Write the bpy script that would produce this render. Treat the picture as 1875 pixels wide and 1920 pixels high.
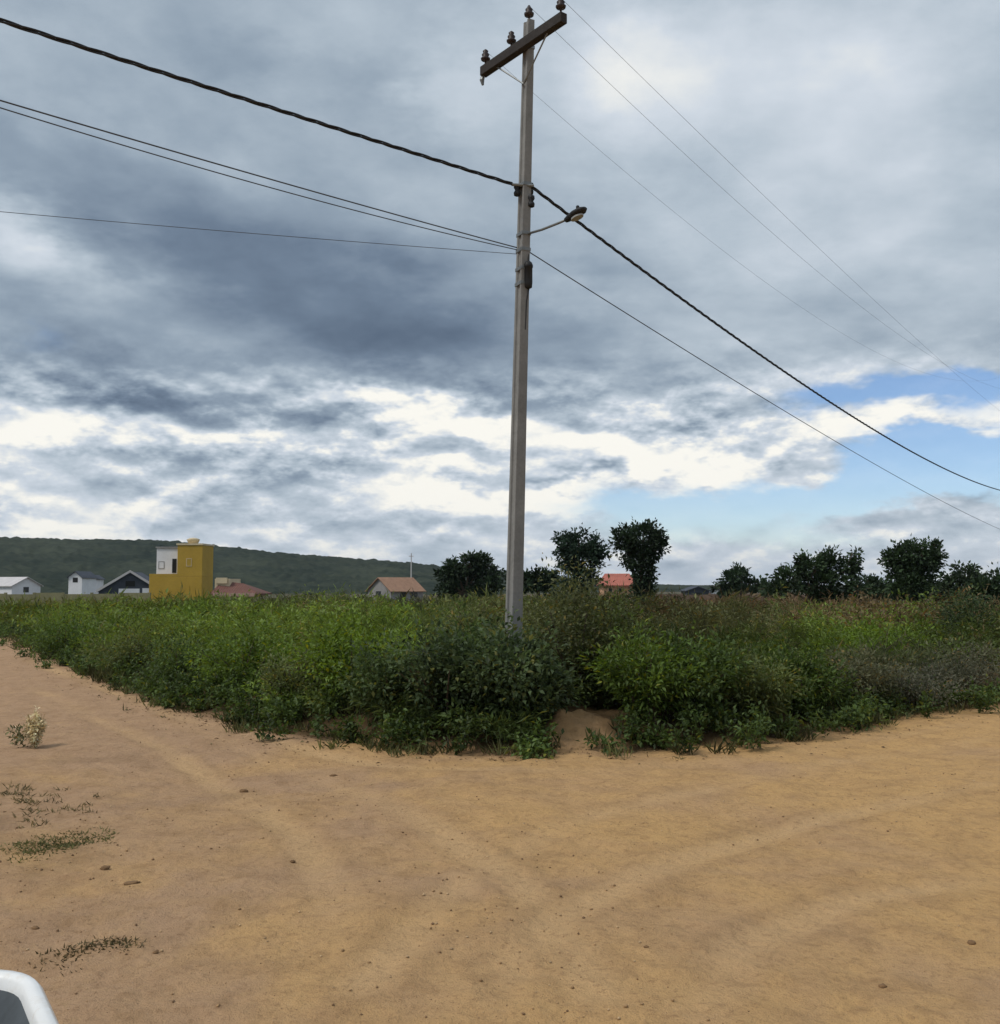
import bpy, math, random
import numpy as np

# ------------------------------------------------------------------ scene, camera
scene = bpy.context.scene
COL = scene.collection
for o in list(bpy.data.objects):
    bpy.data.objects.remove(o)
R = math.radians
F, CX, CY = 1900.0, 937.5, 960.0          # lens in photograph pixels
CAM_Z = 1.6
PITCH = math.atan(135.0 / F)
cam_data = bpy.data.cameras.new('camera')
cam = bpy.data.objects.new('camera', cam_data)
COL.objects.link(cam)
cam.location = (0, 0, CAM_Z)
cam.rotation_euler = (math.pi / 2 + PITCH, 0, 0)
cam_data.sensor_fit = 'HORIZONTAL'
cam_data.sensor_width = 36.0
cam_data.lens = 36.0 * F / 1875.0
cam_data.clip_start = 0.05
cam_data.clip_end = 20000
scene.camera = cam


def ray(px, py):
    """world direction through a photograph pixel"""
    a, b = (px - CX) / F, -(py - CY) / F
    c, s = math.cos(PITCH), math.sin(PITCH)
    return (a, c - b * s, s + b * c)


def at(px, py, Y):
    """point on that ray at distance Y ahead of the camera"""
    d = ray(px, py)
    t = Y / d[1]
    return (d[0] * t, Y, CAM_Z + d[2] * t)


def on_ground(px, py, z=0.0):
    d = ray(px, py)
    t = (z - CAM_Z) / d[2]
    return (d[0] * t, d[1] * t)


# ------------------------------------------------------------------ light
SUN_EL, SUN_AZ = R(52), R(-116)            # azimuth from +Y, clockwise positive
scene.view_settings.view_transform = 'Standard'
scene.view_settings.look = 'None'
scene.view_settings.gamma = 1.0
scene.view_settings.use_curve_mapping = False
scene.view_settings.exposure = 0.45
scene.cycles.max_bounces = 5
scene.cycles.diffuse_bounces = 3
scene.cycles.glossy_bounces = 2
scene.cycles.transmission_bounces = 3
scene.cycles.transparent_max_bounces = 4
scene.cycles.volume_bounces = 0
scene.cycles.caustics_reflective = False
scene.cycles.caustics_refractive = False

sun_data = bpy.data.lights.new('sun', 'SUN')
sun_data.energy = 1.5
sun_data.angle = R(14)
sun_data.color = (1.0, 0.95, 0.87)
sun = bpy.data.objects.new('sun', sun_data)
COL.objects.link(sun)
sun.location = (-20, -10, 40)
sun.rotation_euler = (math.pi / 2 - SUN_EL, 0, math.pi - SUN_AZ)

world = bpy.data.worlds.new('World')
scene.world = world
world.use_nodes = True
world.cycles.sampling_method = 'NONE'


class NT:
    """small node-building helper"""

    def __init__(self, tree):
        self.t = tree
        self.n = tree.nodes
        self.l = tree.links

    def new(self, kind, **kw):
        n = self.n.new(kind)
        for k, v in kw.items():
            setattr(n, k, v)
        return n

    def put(self, sock, v):
        if isinstance(v, bpy.types.NodeSocket):
            self.l.new(v, sock)
        else:
            sock.default_value = v

    def m(self, op, a, b=None, c=None, clamp=False):
        n = self.new('ShaderNodeMath', operation=op, use_clamp=clamp)
        self.put(n.inputs[0], a)
        if b is not None:
            self.put(n.inputs[1], b)
        if c is not None:
            self.put(n.inputs[2], c)
        return n.outputs[0]

    def vec(self, x, y, z):
        n = self.new('ShaderNodeCombineXYZ')
        for i, v in enumerate((x, y, z)):
            self.put(n.inputs[i], v)
        return n.outputs[0]

    def noise(self, v, scale, detail=5, rough=0.55, dist=0.0, color=False, lac=2.0):
        n = self.new('ShaderNodeTexNoise')
        if v is not None:
            self.put(n.inputs['Vector'], v)
        n.inputs['Scale'].default_value = scale
        n.inputs['Detail'].default_value = detail
        n.inputs['Roughness'].default_value = rough
        n.inputs['Distortion'].default_value = dist
        n.inputs['Lacunarity'].default_value = lac
        return n.outputs['Color' if color else 'Fac']

    def smooth(self, x, a, b):
        n = self.new('ShaderNodeMapRange', interpolation_type='SMOOTHSTEP')
        self.put(n.inputs[0], x)
        n.inputs[1].default_value = a
        n.inputs[2].default_value = b
        return n.outputs[0]

    def lerp(self, x, a, b, lo, hi):
        n = self.new('ShaderNodeMapRange')
        self.put(n.inputs[0], x)
        for i, v in zip((1, 2, 3, 4), (a, b, lo, hi)):
            n.inputs[i].default_value = v
        return n.outputs[0]

    def ramp(self, fac, stops, interp='LINEAR'):
        n = self.new('ShaderNodeValToRGB')
        n.color_ramp.interpolation = interp
        e = n.color_ramp.elements
        while len(e) < len(stops):
            e.new(0.5)
        for el, (p, c) in zip(e, stops):
            el.position = p
            el.color = (c[0], c[1], c[2], 1)
        self.put(n.inputs[0], fac)
        return n.outputs[0]

    def mix(self, fac, a, b, blend='MIX'):
        n = self.new('ShaderNodeMix', data_type='RGBA', blend_type=blend)
        self.put(n.inputs[0], fac)
        self.put(n.inputs[6], a if isinstance(a, bpy.types.NodeSocket) else (*a[:3], 1))
        self.put(n.inputs[7], b if isinstance(b, bpy.types.NodeSocket) else (*b[:3], 1))
        return n.outputs[2]


def srgb(r, g, b):
    f = lambda v: (v / 255) / 12.92 if v <= 10 else (((v / 255) + 0.055) / 1.055) ** 2.4
    return (f(r), f(g), f(b))


def build_sky():
    T = NT(world.node_tree)
    T.n.clear()
    out = T.new('ShaderNodeOutputWorld')
    bg = T.new('ShaderNodeBackground')
    bg.inputs['Strength'].default_value = 0.1
    T.l.new(bg.outputs[0], out.inputs[0])
    sky = T.new('ShaderNodeTexSky', sky_type='NISHITA')
    sky.sun_disc = False
    sky.sun_elevation = SUN_EL
    sky.sun_rotation = SUN_AZ
    sky.altitude = 500
    sky.air_density = 1.0
    sky.dust_density = 0.15
    sky.ozone_density = 1.0
    geo = T.new('ShaderNodeTexCoord')
    sep = T.new('ShaderNodeSeparateXYZ')
    T.l.new(geo.outputs['Generated'], sep.inputs[0])
    x, y, z = sep.outputs
    deg = 180 / math.pi
    az = T.m('MULTIPLY', T.m('ARCTAN2', x, y), deg)
    el = T.m('MULTIPLY', T.m('ARCSINE', z), deg)
    # a high layer of cloud, seen in perspective: direction projected on a level sheet
    den = T.m('ADD', T.m('MAXIMUM', z, 0.0), 0.24)
    sheet = T.vec(T.m('DIVIDE', x, den), T.m('DIVIDE', y, den), 0.0)
    n_big = T.noise(sheet, 1.35, 4, 0.56, 0.5)
    n_mid = T.noise(sheet, 4.4, 6, 0.58)
    # heaps low over the horizon, flattened
    low = T.vec(T.m('MULTIPLY', az, 0.075), T.m('MULTIPLY', el, 0.18), 3.3)
    n_low = T.noise(low, 1.15, 5, 0.6, 0.55)
    # small heaps: lit where they thin out upward, grey beneath
    pf = lambda up: T.noise(T.vec(T.m('MULTIPLY', az, 0.085), T.m('MULTIPLY', T.m('ADD', el, up), 0.17), 9.1), 2.9, 6, 0.56)
    n_fin = pf(0.0)
    n_up = pf(0.55)
    lit = T.m('SUBTRACT', n_fin, n_up)
    warp = T.noise(T.vec(T.m('MULTIPLY', az, 0.06), T.m('MULTIPLY', el, 0.13), 7.7), 1.6, 5, 0.62, 0.0, True)
    ws = T.new('ShaderNodeSeparateColor')
    T.l.new(warp, ws.inputs[0])
    wa = T.m('ADD', az, T.m('MULTIPLY', T.m('SUBTRACT', ws.outputs[0], 0.5), 13.0))
    we = T.m('ADD', el, T.m('MULTIPLY', T.m('SUBTRACT', ws.outputs[1], 0.5), 7.0))

    def bank(px, py, sx, sy, amp, tilt=0.0):
        """one soft bank of cloud, placed by its bearing and height over the horizon"""
        d = ray(px, py)
        a0 = math.degrees(math.atan2(d[0], d[1]))
        e0 = math.degrees(math.asin(d[2] / math.sqrt(sum(c * c for c in d))))
        k = math.degrees(1 / F)
        da = T.m('SUBTRACT', wa, a0)
        de = T.m('ADD', T.m('SUBTRACT', we, e0), T.m('MULTIPLY', da, tilt))
        ca, ce = T.m('MULTIPLY', da, 1 / (sx * k)), T.m('MULTIPLY', de, 1 / (sy * k))
        q = T.m('MULTIPLY_ADD', ca, ca, T.m('MULTIPLY', ce, ce))
        return T.m('MULTIPLY', T.m('POWER', math.exp(-1.0), q), amp)

    def total(items, start):
        s = start
        for it in items:
            s = T.m('ADD', s, bank(*it))
        return s

    # brightness of the cloud deck
    B = T.m('ADD', 0.44, T.m('MULTIPLY', T.m('SUBTRACT', n_big, 0.5), 0.55))
    B = T.m('ADD', B, T.m('MULTIPLY', T.smooth(el, 20.0, 62.0), 0.30))   # overcast is brightest overhead
    B = T.m('ADD', B, T.m('MULTIPLY', T.m('SUBTRACT', n_mid, 0.5), 0.42))
    B = total([
        (330, 420, 420, 110, -0.16, 0.25), (620, 560, 380, 90, -0.15, 0.12), (820, 640, 330, 70, -0.20, 0.05),
        (90, 665, 130, 60, -0.20, 0), (250, 745, 170, 40, -0.20, -0.15), (520, 740, 160, 22, -0.12, 0.1),
        (480, 130, 200, 60, -0.10, 0), (180, 200, 170, 70, -0.02, 0),
        (860, 190, 110, 80, 0.20, 0), (80, 440, 150, 70, 0.40, 0.3), (120, 120, 260, 100, 0.10, 0), (1560, 170, 420, 200, 0.30, 0),
        (1150, 130, 200, 120, 0.22, 0), (1350, 460, 200, 60, 0.08, 0.2), (1520, 480, 460, 190, 0.15, 0), (240, 260, 260, 90, 0.06, 0.2),
        (1500, 700, 320, 70, 0.14, 0), (560, 60, 300, 60, 0.06, 0), (1240, 770, 260, 60, 0.10, 0),
    ], B)
    # horizon side: paler, with lit tops
    pale = T.m('MULTIPLY', T.smooth(el, 13.5, 3.0), 0.31)
    B = T.m('ADD', B, pale)
    heap = T.m('MULTIPLY', T.m('SUBTRACT', n_low, 0.5), 0.55)
    heap = T.m('ADD', heap, T.m('MULTIPLY', T.m('SUBTRACT', n_fin, 0.5), 0.35))
    heap = T.m('MULTIPLY_ADD', lit, T.smooth(n_fin, 0.40, 0.52), T.m('MULTIPLY_ADD', lit, 0.9, heap))
    heap = T.m('MULTIPLY', heap, T.m('MULTIPLY', T.smooth(el, 14.0, 9.0), T.lerp(el, 0.5, 6.0, 0.45, 1.0)))
    B = T.m('ADD', B, heap)
    B = total([
        (620, 745, 330, 18, 0.38, 0.07), (860, 790, 220, 24, 0.36, 0.05), (310, 815, 190, 24, 0.38, 0.0), (55, 800, 80, 34, 0.42, 0),
        (1170, 850, 320, 30, 0.50, 0.16), (740, 880, 110, 44, 0.26, 0.2), (900, 905, 220, 22, 0.34, 0), (1140, 935, 190, 22, 0.46, 0),
        (480, 875, 230, 34, -0.26, 0), (1180, 795, 170, 16, -0.26, 0.12), (1385, 785, 80, 22, -0.14, 0), (650, 785, 200, 13, -0.22, 0),
        (1120, 885, 160, 10, -0.30, 0.03), (700, 965, 200, 26, -0.10, 0), (1700, 800, 260, 32, 0.34, -0.05), (180, 985, 420, 46, 0.16, 0),
        (320, 940, 320, 22, -0.08, 0), (880, 1000, 300, 40, -0.05, 0), (1690, 960, 150, 70, -0.10, 0),
    ], B)
    cloud = T.ramp(B, [
        (0.00, srgb(82, 98, 119)), (0.22, srgb(112, 129, 149)), (0.42, srgb(146, 162, 178)),
        (0.60, srgb(181, 194, 206)), (0.76, srgb(208, 217, 227)), (0.90, srgb(240, 241, 238)), (1.0, srgb(254, 252, 244))])
    ten = T.new('ShaderNodeVectorMath', operation='SCALE')
    T.l.new(cloud, ten.inputs[0])
    ten.inputs['Scale'].default_value = 10.0 / 2 ** scene.view_settings.exposure
    # rifts where the blue shows
    rift = T.m('MULTIPLY', T.m('SUBTRACT', n_low, 0.5), 0.8)
    rift = T.m('ADD', rift, T.m('MULTIPLY', T.m('SUBTRACT', n_fin, 0.5), 0.6))
    rift = total([
        (1720, 742, 210, 34, 1.5, -0.02), (1800, 862, 220, 54, 1.5, -0.1), (1520, 925, 330, 40, 1.15, 0.0),
        (1250, 952, 150, 38, 0.8, 0), (1480, 1010, 380, 46, 0.85, 0), (1990, 860, 300, 60, 0.7, 0), (70, 655, 60, 40, 0.35, 0),
        (1690, 950, 120, 52, -1.1, 0), (1530, 862, 60, 22, -0.7, 0), (1810, 805, 200, 18, -0.5, 0), (1440, 915, 26, 14, -0.5, 0),
    ], rift)
    mask = T.m('MULTIPLY', T.smooth(rift, 0.20, 1.10), 0.94)
    hs = T.new('ShaderNodeHueSaturation')
    hs.inputs['Saturation'].default_value = 1.08
    hs.inputs['Value'].default_value = 0.85
    T.l.new(sky.outputs[0], hs.inputs['Color'])
    blue = T.mix(1.0, hs.outputs[0], (0.86, 0.92, 1.06), 'MULTIPLY')
    col = T.mix(mask, ten.outputs[0], blue)
    T.l.new(col, bg.inputs['Color'])


build_sky()

# ------------------------------------------------------------------ helpers
rng = np.random.default_rng(11)
rnd = random.Random(5)


def hash2(ix, iy, seed):
    h = (ix.astype(np.int64) * 374761393 + iy.astype(np.int64) * 668265263 + seed * 1442695041) & 0xFFFFFFFF
    h = ((h ^ (h >> 13)) * 1274126177) & 0xFFFFFFFF
    h = h ^ (h >> 16)
    return (h & 0xFFFFFF) / float(0xFFFFFF)


def vnoise(x, y, seed=0):
    x = np.asarray(x, float)
    y = np.asarray(y, float)
    ix, iy = np.floor(x), np.floor(y)
    fx, fy = x - ix, y - iy
    fx, fy = fx * fx * (3 - 2 * fx), fy * fy * (3 - 2 * fy)
    a, b = hash2(ix, iy, seed), hash2(ix + 1, iy, seed)
    c, d = hash2(ix, iy + 1, seed), hash2(ix + 1, iy + 1, seed)
    return (a * (1 - fx) + b * fx) * (1 - fy) + (c * (1 - fx) + d * fx) * fy - 0.5


def fbm(x, y, seed=0, octv=4):
    s, a = 0, 1.0
    for k in range(octv):
        s = s + a * vnoise(x * 2 ** k + 17.3 * k, y * 2 ** k - 9.1 * k, seed + k)
        a *= 0.5
    return s


def sstep(x, a, b):
    t = np.clip((x - a) / (b - a), 0, 1)
    return t * t * (3 - 2 * t)


def tag(o, label=None, cat=None, group=None, kind=None):
    if label:
        o['label'] = label
    if cat:
        o['category'] = cat
    if group:
        o['group'] = group
    if kind:
        o['kind'] = kind
    return o


def empty(name, loc=(0, 0, 0), rz=0.0):
    o = bpy.data.objects.new(name, None)
    o.empty_display_size = 0.2
    COL.objects.link(o)
    o.location = loc
    o.rotation_euler = (0, 0, rz)
    return o


def mesh_obj(name, verts, faces, mat=None, parent=None, smooth=False, cols=None):
    me = bpy.data.meshes.new(name)
    if isinstance(verts, np.ndarray):
        me.from_pydata([], [], [])
        v = np.asarray(verts, np.float32)
        f = np.asarray(faces, np.int32)
        k = f.shape[1]
        me.vertices.add(len(v))
        me.vertices.foreach_set('co', v.ravel())
        me.loops.add(f.size)
        me.loops.foreach_set('vertex_index', f.ravel())
        me.polygons.add(len(f))
        me.polygons.foreach_set('loop_start', np.arange(0, f.size, k, dtype=np.int32))
        me.update(calc_edges=True)
    else:
        me.from_pydata(verts, [], faces)
        me.update()
    if cols is not None:
        a = me.color_attributes.new('Col', 'FLOAT_COLOR', 'POINT')
        c = np.ones((len(cols), 4), np.float32)
        c[:, :cols.shape[1]] = cols
        a.data.foreach_set('color', c.ravel())
    if smooth:
        me.polygons.foreach_set('use_smooth', [True] * len(me.polygons))
    if mat:
        me.materials.append(mat)
    o = bpy.data.objects.new(name, me)
    COL.objects.link(o)
    if parent:
        o.parent = parent
    return o


class MB:
    """collects simple solids; build() links them as one mesh"""

    def __init__(self):
        self.v, self.f = [], []

    def add(self, vs, fs):
        k = len(self.v)
        self.v += [tuple(p) for p in vs]
        self.f += [tuple(i + k for i in f) for f in fs]
        return self

    def box(self, x0, x1, y0, y1, z0, z1, rz=0.0, c=(0, 0)):
        vs = [(x, y, z) for z in (z0, z1) for x, y in ((x0, y0), (x1, y0), (x1, y1), (x0, y1))]
        if rz:
            ca, sa = math.cos(rz), math.sin(rz)
            vs = [(c[0] + (x - c[0]) * ca - (y - c[1]) * sa, c[1] + (x - c[0]) * sa + (y - c[1]) * ca, z) for x, y, z in vs]
        return self.add(vs, [(3, 2, 1, 0), (4, 5, 6, 7), (0, 1, 5, 4), (1, 2, 6, 5), (2, 3, 7, 6), (3, 0, 4, 7)])

    def tube(self, pts, rad, n=8, caps=True):
        P = [np.array(p, float) for p in pts]
        rads = rad if isinstance(rad, (list, tuple)) else [rad] * len(P)
        rings = []
        ref = np.array([0.0, 0.0, 1.0])
        for i, p in enumerate(P):
            t = P[min(i + 1, len(P) - 1)] - P[max(i - 1, 0)]
            t /= np.linalg.norm(t) + 1e-9
            r = ref if abs(t @ ref) < 0.95 else np.array([1.0, 0, 0])
            a = np.cross(t, r)
            a /= np.linalg.norm(a)
            b = np.cross(t, a)
            rings.append([p + rads[i] * (math.cos(2 * math.pi * k / n) * a + math.sin(2 * math.pi * k / n) * b) for k in range(n)])
        vs = [v for r in rings for v in r]
        fs = []
        for i in range(len(P) - 1):
            for k in range(n):
                a, b = i * n + k, i * n + (k + 1) % n
                fs.append((a, b, b + n, a + n))
        if caps:
            fs.append(tuple(range(n)))
            fs.append(tuple((len(P) - 1) * n + k for k in reversed(range(n))))
        return self.add(vs, fs)

    def lathe(self, c, prof, n=10):
        """prof: (radius, height) pairs about a vertical axis through c"""
        return self.tube([(c[0], c[1], c[2] + h) for r, h in prof], [r for r, h in prof], n)

    def prism(self, poly, axis_from, axis_to):
        """poly is a list of 3D points; extruded by (axis_to - axis_from)"""
        d = np.array(axis_to, float) - np.array(axis_from, float)
        n = len(poly)
        vs = [tuple(p) for p in poly] + [tuple(np.array(p, float) + d) for p in poly]
        fs = [tuple(reversed(range(n))), tuple(range(n, 2 * n))]
        fs += [(i, (i + 1) % n, (i + 1) % n + n, i + n) for i in range(n)]
        return self.add(vs, fs)

    def build(self, name, mat=None, parent=None, smooth=False, bevel=0.0):
        o = mesh_obj(name, self.v, self.f, mat, parent, smooth)
        import bmesh
        bm = bmesh.new()
        bm.from_mesh(o.data)
        bmesh.ops.recalc_face_normals(bm, faces=bm.faces)
        bm.to_mesh(o.data)
        bm.free()
        if bevel:
            m = o.modifiers.new('bevel', 'BEVEL')
            m.width = bevel
            m.segments = 2
            m.limit_method = 'ANGLE'
        return o


# ------------------------------------------------------------------ materials
def material(name):
    m = bpy.data.materials.new(name)
    m.use_nodes = True
    T = NT(m.node_tree)
    b = T.n['Principled BSDF']
    return m, T, b


def bump(T, b, h, strength, dist):
    n = T.new('ShaderNodeBump')
    n.inputs['Strength'].default_value = strength
    n.inputs['Distance'].default_value = dist
    T.put(n.inputs['Height'], h)
    T.l.new(n.outputs[0], b.inputs['Normal'])


def coords(T, kind='Object'):
    return T.new('ShaderNodeTexCoord').outputs[kind]


def plain(name, col, rough=0.8, var=0.25, scale=3.0, metal=0.0, bumpy=0.0, spec=0.3):
    """painted or mineral surface with weathering"""
    m, T, b = material(name)
    c = coords(T)
    n = T.noise(c, scale, 6, 0.62)
    n2 = T.noise(c, scale * 9, 4, 0.6)
    f = T.m('ADD', T.m('MULTIPLY', n, 0.65), T.m('MULTIPLY', n2, 0.35))
    lo = tuple(v * (1 - var) for v in col)
    hi = tuple(min(1, v * (1 + var)) for v in col)
    T.l.new(T.ramp(f, [(0.3, lo), (0.7, hi)]), b.inputs['Base Color'])
    b.inputs['Roughness'].default_value = rough
    b.inputs['Metallic'].default_value = metal
    b.inputs['Specular IOR Level'].default_value = spec
    if bumpy:
        bump(T, b, f, 0.5, bumpy)
    return m


def leaf_material(name, transl=0.38, rough=0.55):
    m, T, b = material(name)
    a = T.new('ShaderNodeVertexColor', layer_name='Col')
    T.l.new(a.outputs[0], b.inputs['Base Color'])
    b.inputs['Roughness'].default_value = rough
    b.inputs['Specular IOR Level'].default_value = 0.28
    tr = T.new('ShaderNodeBsdfTranslucent')
    hs = T.new('ShaderNodeHueSaturation')
    hs.inputs['Hue'].default_value = 0.485
    hs.inputs['Saturation'].default_value = 1.15
    hs.inputs['Value'].default_value = 1.3
    T.l.new(a.outputs[0], hs.inputs['Color'])
    T.l.new(hs.outputs[0], tr.inputs['Color'])
    mx = T.new('ShaderNodeMixShader')
    mx.inputs[0].default_value = transl
    T.l.new(b.outputs[0], mx.inputs[1])
    T.l.new(tr.outputs[0], mx.inputs[2])
    T.l.new(mx.outputs[0], T.n['Material Output'].inputs['Surface'])
    return m


def dirt_material(name, lot=False):
    m, T, b = material(name)
    c = coords(T)
    at_ = T.new('ShaderNodeVertexColor', layer_name='Col')   # r: packed wheel tracks, g: leaf litter, plus painted shade along the bank
    sp = T.new('ShaderNodeSeparateColor')
    T.l.new(at_.outputs[0], sp.inputs[0])
    big = T.noise(c, 0.42, 5, 0.6, 0.4)
    mid = T.noise(c, 2.6, 6, 0.65, 0.3)
    fine = T.noise(c, 26.0, 5, 0.7)
    grit = T.noise(c, 140.0, 3, 0.7)
    ochre, pink = (0.575, 0.352, 0.150), (0.445, 0.285, 0.172)
    sx = T.new('ShaderNodeSeparateXYZ')
    T.l.new(c, sx.inputs[0])
    west = T.m('MULTIPLY', T.m('ADD', sx.outputs[0], 0.6), 0.05)
    col = T.mix(T.smooth(T.m('ADD', big, T.m('MINIMUM', west, 0.10)), 0.34, 0.66), pink, ochre)
    col = T.mix(T.m('MULTIPLY', T.smooth(mid, 0.40, 0.72), 0.42), col, (0.30, 0.180, 0.093))
    col = T.mix(T.m('MULTIPLY', T.smooth(mid, 0.46, 0.25), 0.35), col, (0.50, 0.315, 0.145))
    blot = T.noise(c, 7.5, 4, 0.6, 0.6)
    col = T.mix(T.m('MULTIPLY', T.smooth(blot, 0.50, 0.70), 0.38), col, (0.285, 0.168, 0.082))
    col = T.mix(T.m('MULTIPLY', T.smooth(blot, 0.44, 0.28), 0.32), col, (0.53, 0.345, 0.165))
    col = T.mix(T.m('MULTIPLY', sp.outputs[0], 0.72), col, (0.60, 0.39, 0.20))
    col = T.mix(T.m('MULTIPLY', at_.outputs['Alpha'], 0.24), col, (0.27, 0.160, 0.080))
    col = T.mix(T.m('MULTIPLY', T.smooth(fine, 0.50, 0.72), 0.50), col, (0.235, 0.135, 0.07))
    col = T.mix(T.m('MULTIPLY', T.smooth(fine, 0.46, 0.28), 0.28), col, (0.54, 0.36, 0.19))
    col = T.mix(T.m('MULTIPLY', T.smooth(grit, 0.55, 0.70), 0.55), col, (0.20, 0.125, 0.075))
    col = T.mix(sp.outputs[1], col, T.mix(fine, (0.055, 0.036, 0.018), (0.12, 0.078, 0.038)))
    field = T.noise(c, 0.05, 5, 0.65)
    col = T.mix(sp.outputs[2], col, T.mix(T.smooth(field, 0.4, 0.62), (0.062, 0.072, 0.034), (0.115, 0.082, 0.05)))   # rough pasture far off
    T.l.new(col, b.inputs['Base Color'])
    b.inputs['Roughness'].default_value = 0.95
    b.inputs['Specular IOR Level'].default_value = 0.12
    h = T.m('ADD', T.m('MULTIPLY', fine, 0.55), T.m('MULTIPLY', grit, 0.25))
    h = T.m('ADD', h, T.m('MULTIPLY', mid, 0.8))
    bump(T, b, h, 0.95, 0.04)
    return m


M = {}
M['dirt'] = dirt_material('dirt')
M['lot'] = dirt_material('lot_earth', True)
M['leaf'] = leaf_material('leaf')
M['leaf_far'] = leaf_material('tree_leaf', 0.16, 0.7)
M['straw'] = leaf_material('straw', 0.2, 0.8)
M['bark'] = plain('bark', (0.10, 0.075, 0.052), 0.95, 0.4, 8, bumpy=0.02)
M['concrete'] = plain('pole_concrete', (0.215, 0.215, 0.207), 0.9, 0.24, 4, bumpy=0.004)
M['galv'] = plain('galvanised_steel', (0.20, 0.21, 0.21), 0.5, 0.25, 20, metal=0.6)
M['wood'] = plain('creosoted_wood', (0.035, 0.031, 0.029), 0.9, 0.35, 14, bumpy=0.004)
M['porcelain'] = plain('brown_porcelain', (0.045, 0.034, 0.034), 0.5, 0.2, 20, spec=0.3)
M['black'] = plain('black_plastic', (0.016, 0.017, 0.019), 0.6, 0.3, 12)
M['cable'] = plain('cable_sheath', (0.026, 0.027, 0.03), 0.6, 0.2, 10)
M['thin'] = plain('weathered_cable', (0.075, 0.08, 0.09), 0.6, 0.2, 10)
M['alu'] = plain('aluminium_wire', (0.20, 0.21, 0.22), 0.5, 0.2, 10)
M['lampglass'] = plain('lamp_lens', (0.30, 0.31, 0.30), 0.25, 0.1, 10, spec=0.5)
M['stone'] = plain('clod', (0.19, 0.112, 0.055), 0.95, 0.35, 14, bumpy=0.01)
M['yellow'] = plain('ochre_yellow_paint', (0.43, 0.275, 0.042), 0.85, 0.16, 0.7)
M['white_wall'] = plain('white_paint', (0.74, 0.74, 0.76), 0.85, 0.10, 0.8)
M['cream'] = plain('cream_paint', (0.60, 0.50, 0.33), 0.85, 0.14, 0.8)
M['grey_wall'] = plain('grey_render', (0.27, 0.26, 0.255), 0.92, 0.2, 0.8)
M['olive_wall'] = plain('mossy_block_wall', (0.235, 0.22, 0.12), 0.95, 0.3, 0.5)
M['peach'] = plain('peach_paint', (0.56, 0.33, 0.20), 0.85, 0.14, 0.8)
M['dark'] = plain('dark_opening', (0.012, 0.012, 0.011), 0.6, 0.2, 3)
M['glass'] = plain('window_glass', (0.02, 0.024, 0.028), 0.12, 0.2, 2, spec=0.6)
M['slate'] = plain('dark_roof_and_wall', (0.052, 0.06, 0.078), 0.75, 0.25, 1.2)
M['fascia'] = plain('pale_fascia', (0.52, 0.50, 0.50), 0.8, 0.12, 1.0)
M['pinkfascia'] = plain('pink_fascia', (0.42, 0.27, 0.22), 0.85, 0.14, 1.0)


def tile_material(name, col):
    m, T, b = material(name)
    c = coords(T)
    w = T.new('ShaderNodeTexWave', wave_type='BANDS', bands_direction='X')
    T.l.new(c, w.inputs['Vector'])
    w.inputs['Scale'].default_value = 1.6
    w.inputs['Distortion'].default_value = 0.4
    n = T.noise(c, 1.3, 6, 0.65)
    n2 = T.noise(c, 9.0, 4, 0.65)
    cc = T.ramp(T.m('ADD', T.m('MULTIPLY', n, 0.5), T.m('MULTIPLY', n2, 0.5)),
                [(0.3, tuple(v * 0.62 for v in col)), (0.7, tuple(min(1, v * 1.25) for v in col))])
    T.l.new(cc, b.inputs['Base Color'])
    b.inputs['Roughness'].default_value = 0.9
    bump(T, b, w.outputs['Fac'], 0.6, 0.06)
    return m


M['tile_orange'] = tile_material('orange_clay_tile', (0.33, 0.19, 0.12))
M['tile_red'] = tile_material('old_red_tile', (0.15, 0.062, 0.045))
M['tile_salmon'] = tile_material('salmon_tile', (0.42, 0.135, 0.095))

# ------------------------------------------------------------------ ground
# edge of the overgrown lot where it meets the two dirt roads (photograph pixels on the ground)
edge_px = [(-160, 1160), (40, 1199), (200, 1270), (350, 1330), (560, 1380), (730, 1404), (900, 1411), (1040, 1410),
           (1120, 1404), (1250, 1402), (1390, 1396), (1500, 1372), (1640, 1345), (1845, 1319), (2000, 1306)]
EDGE = [on_ground(*p) for p in edge_px]
e0, e1 = np.array(EDGE[0]), np.array(EDGE[1])
EDGE = [tuple(e0 + (e0 - e1) / np.linalg.norm(e0 - e1) * 80)] + EDGE
e0, e1 = np.array(EDGE[-1]), np.array(EDGE[-2])
EDGE = EDGE + [tuple(e0 + (e0 - e1) / np.linalg.norm(e0 - e1) * 90)]
EDGE_A = np.array(EDGE)
POLY = np.vstack([EDGE_A, [[6000, 1500], [6000, 6000], [-6000, 6000], [-6000, 1500]]])


def lot_sd(x, y):
    """signed distance to the lot's edge, positive inside"""
    x = np.asarray(x, float)
    y = np.asarray(y, float)
    best = np.full(x.shape, 1e9)
    for (ax, ay), (bx, by) in zip(EDGE_A[:-1], EDGE_A[1:]):
        dx, dy = bx - ax, by - ay
        t = np.clip(((x - ax) * dx + (y - ay) * dy) / (dx * dx + dy * dy), 0, 1)
        best = np.minimum(best, np.hypot(x - ax - t * dx, y - ay - t * dy))
    ins = np.zeros(x.shape, bool)
    n = len(POLY)
    for i in range(n):
        ax, ay = POLY[i]
        bx, by = POLY[(i + 1) % n]
        c = ((ay > y) != (by > y)) & (x < (bx - ax) * (y - ay) / (by - ay + 1e-12) + ax)
        ins ^= c
    return np.where(ins, best, -best)


MOUND = (at(1092, 1375, 10.15)[0], 10.25)

# wheel tracks: arcs that sweep from each road through the junction
TRACKS = []


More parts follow.
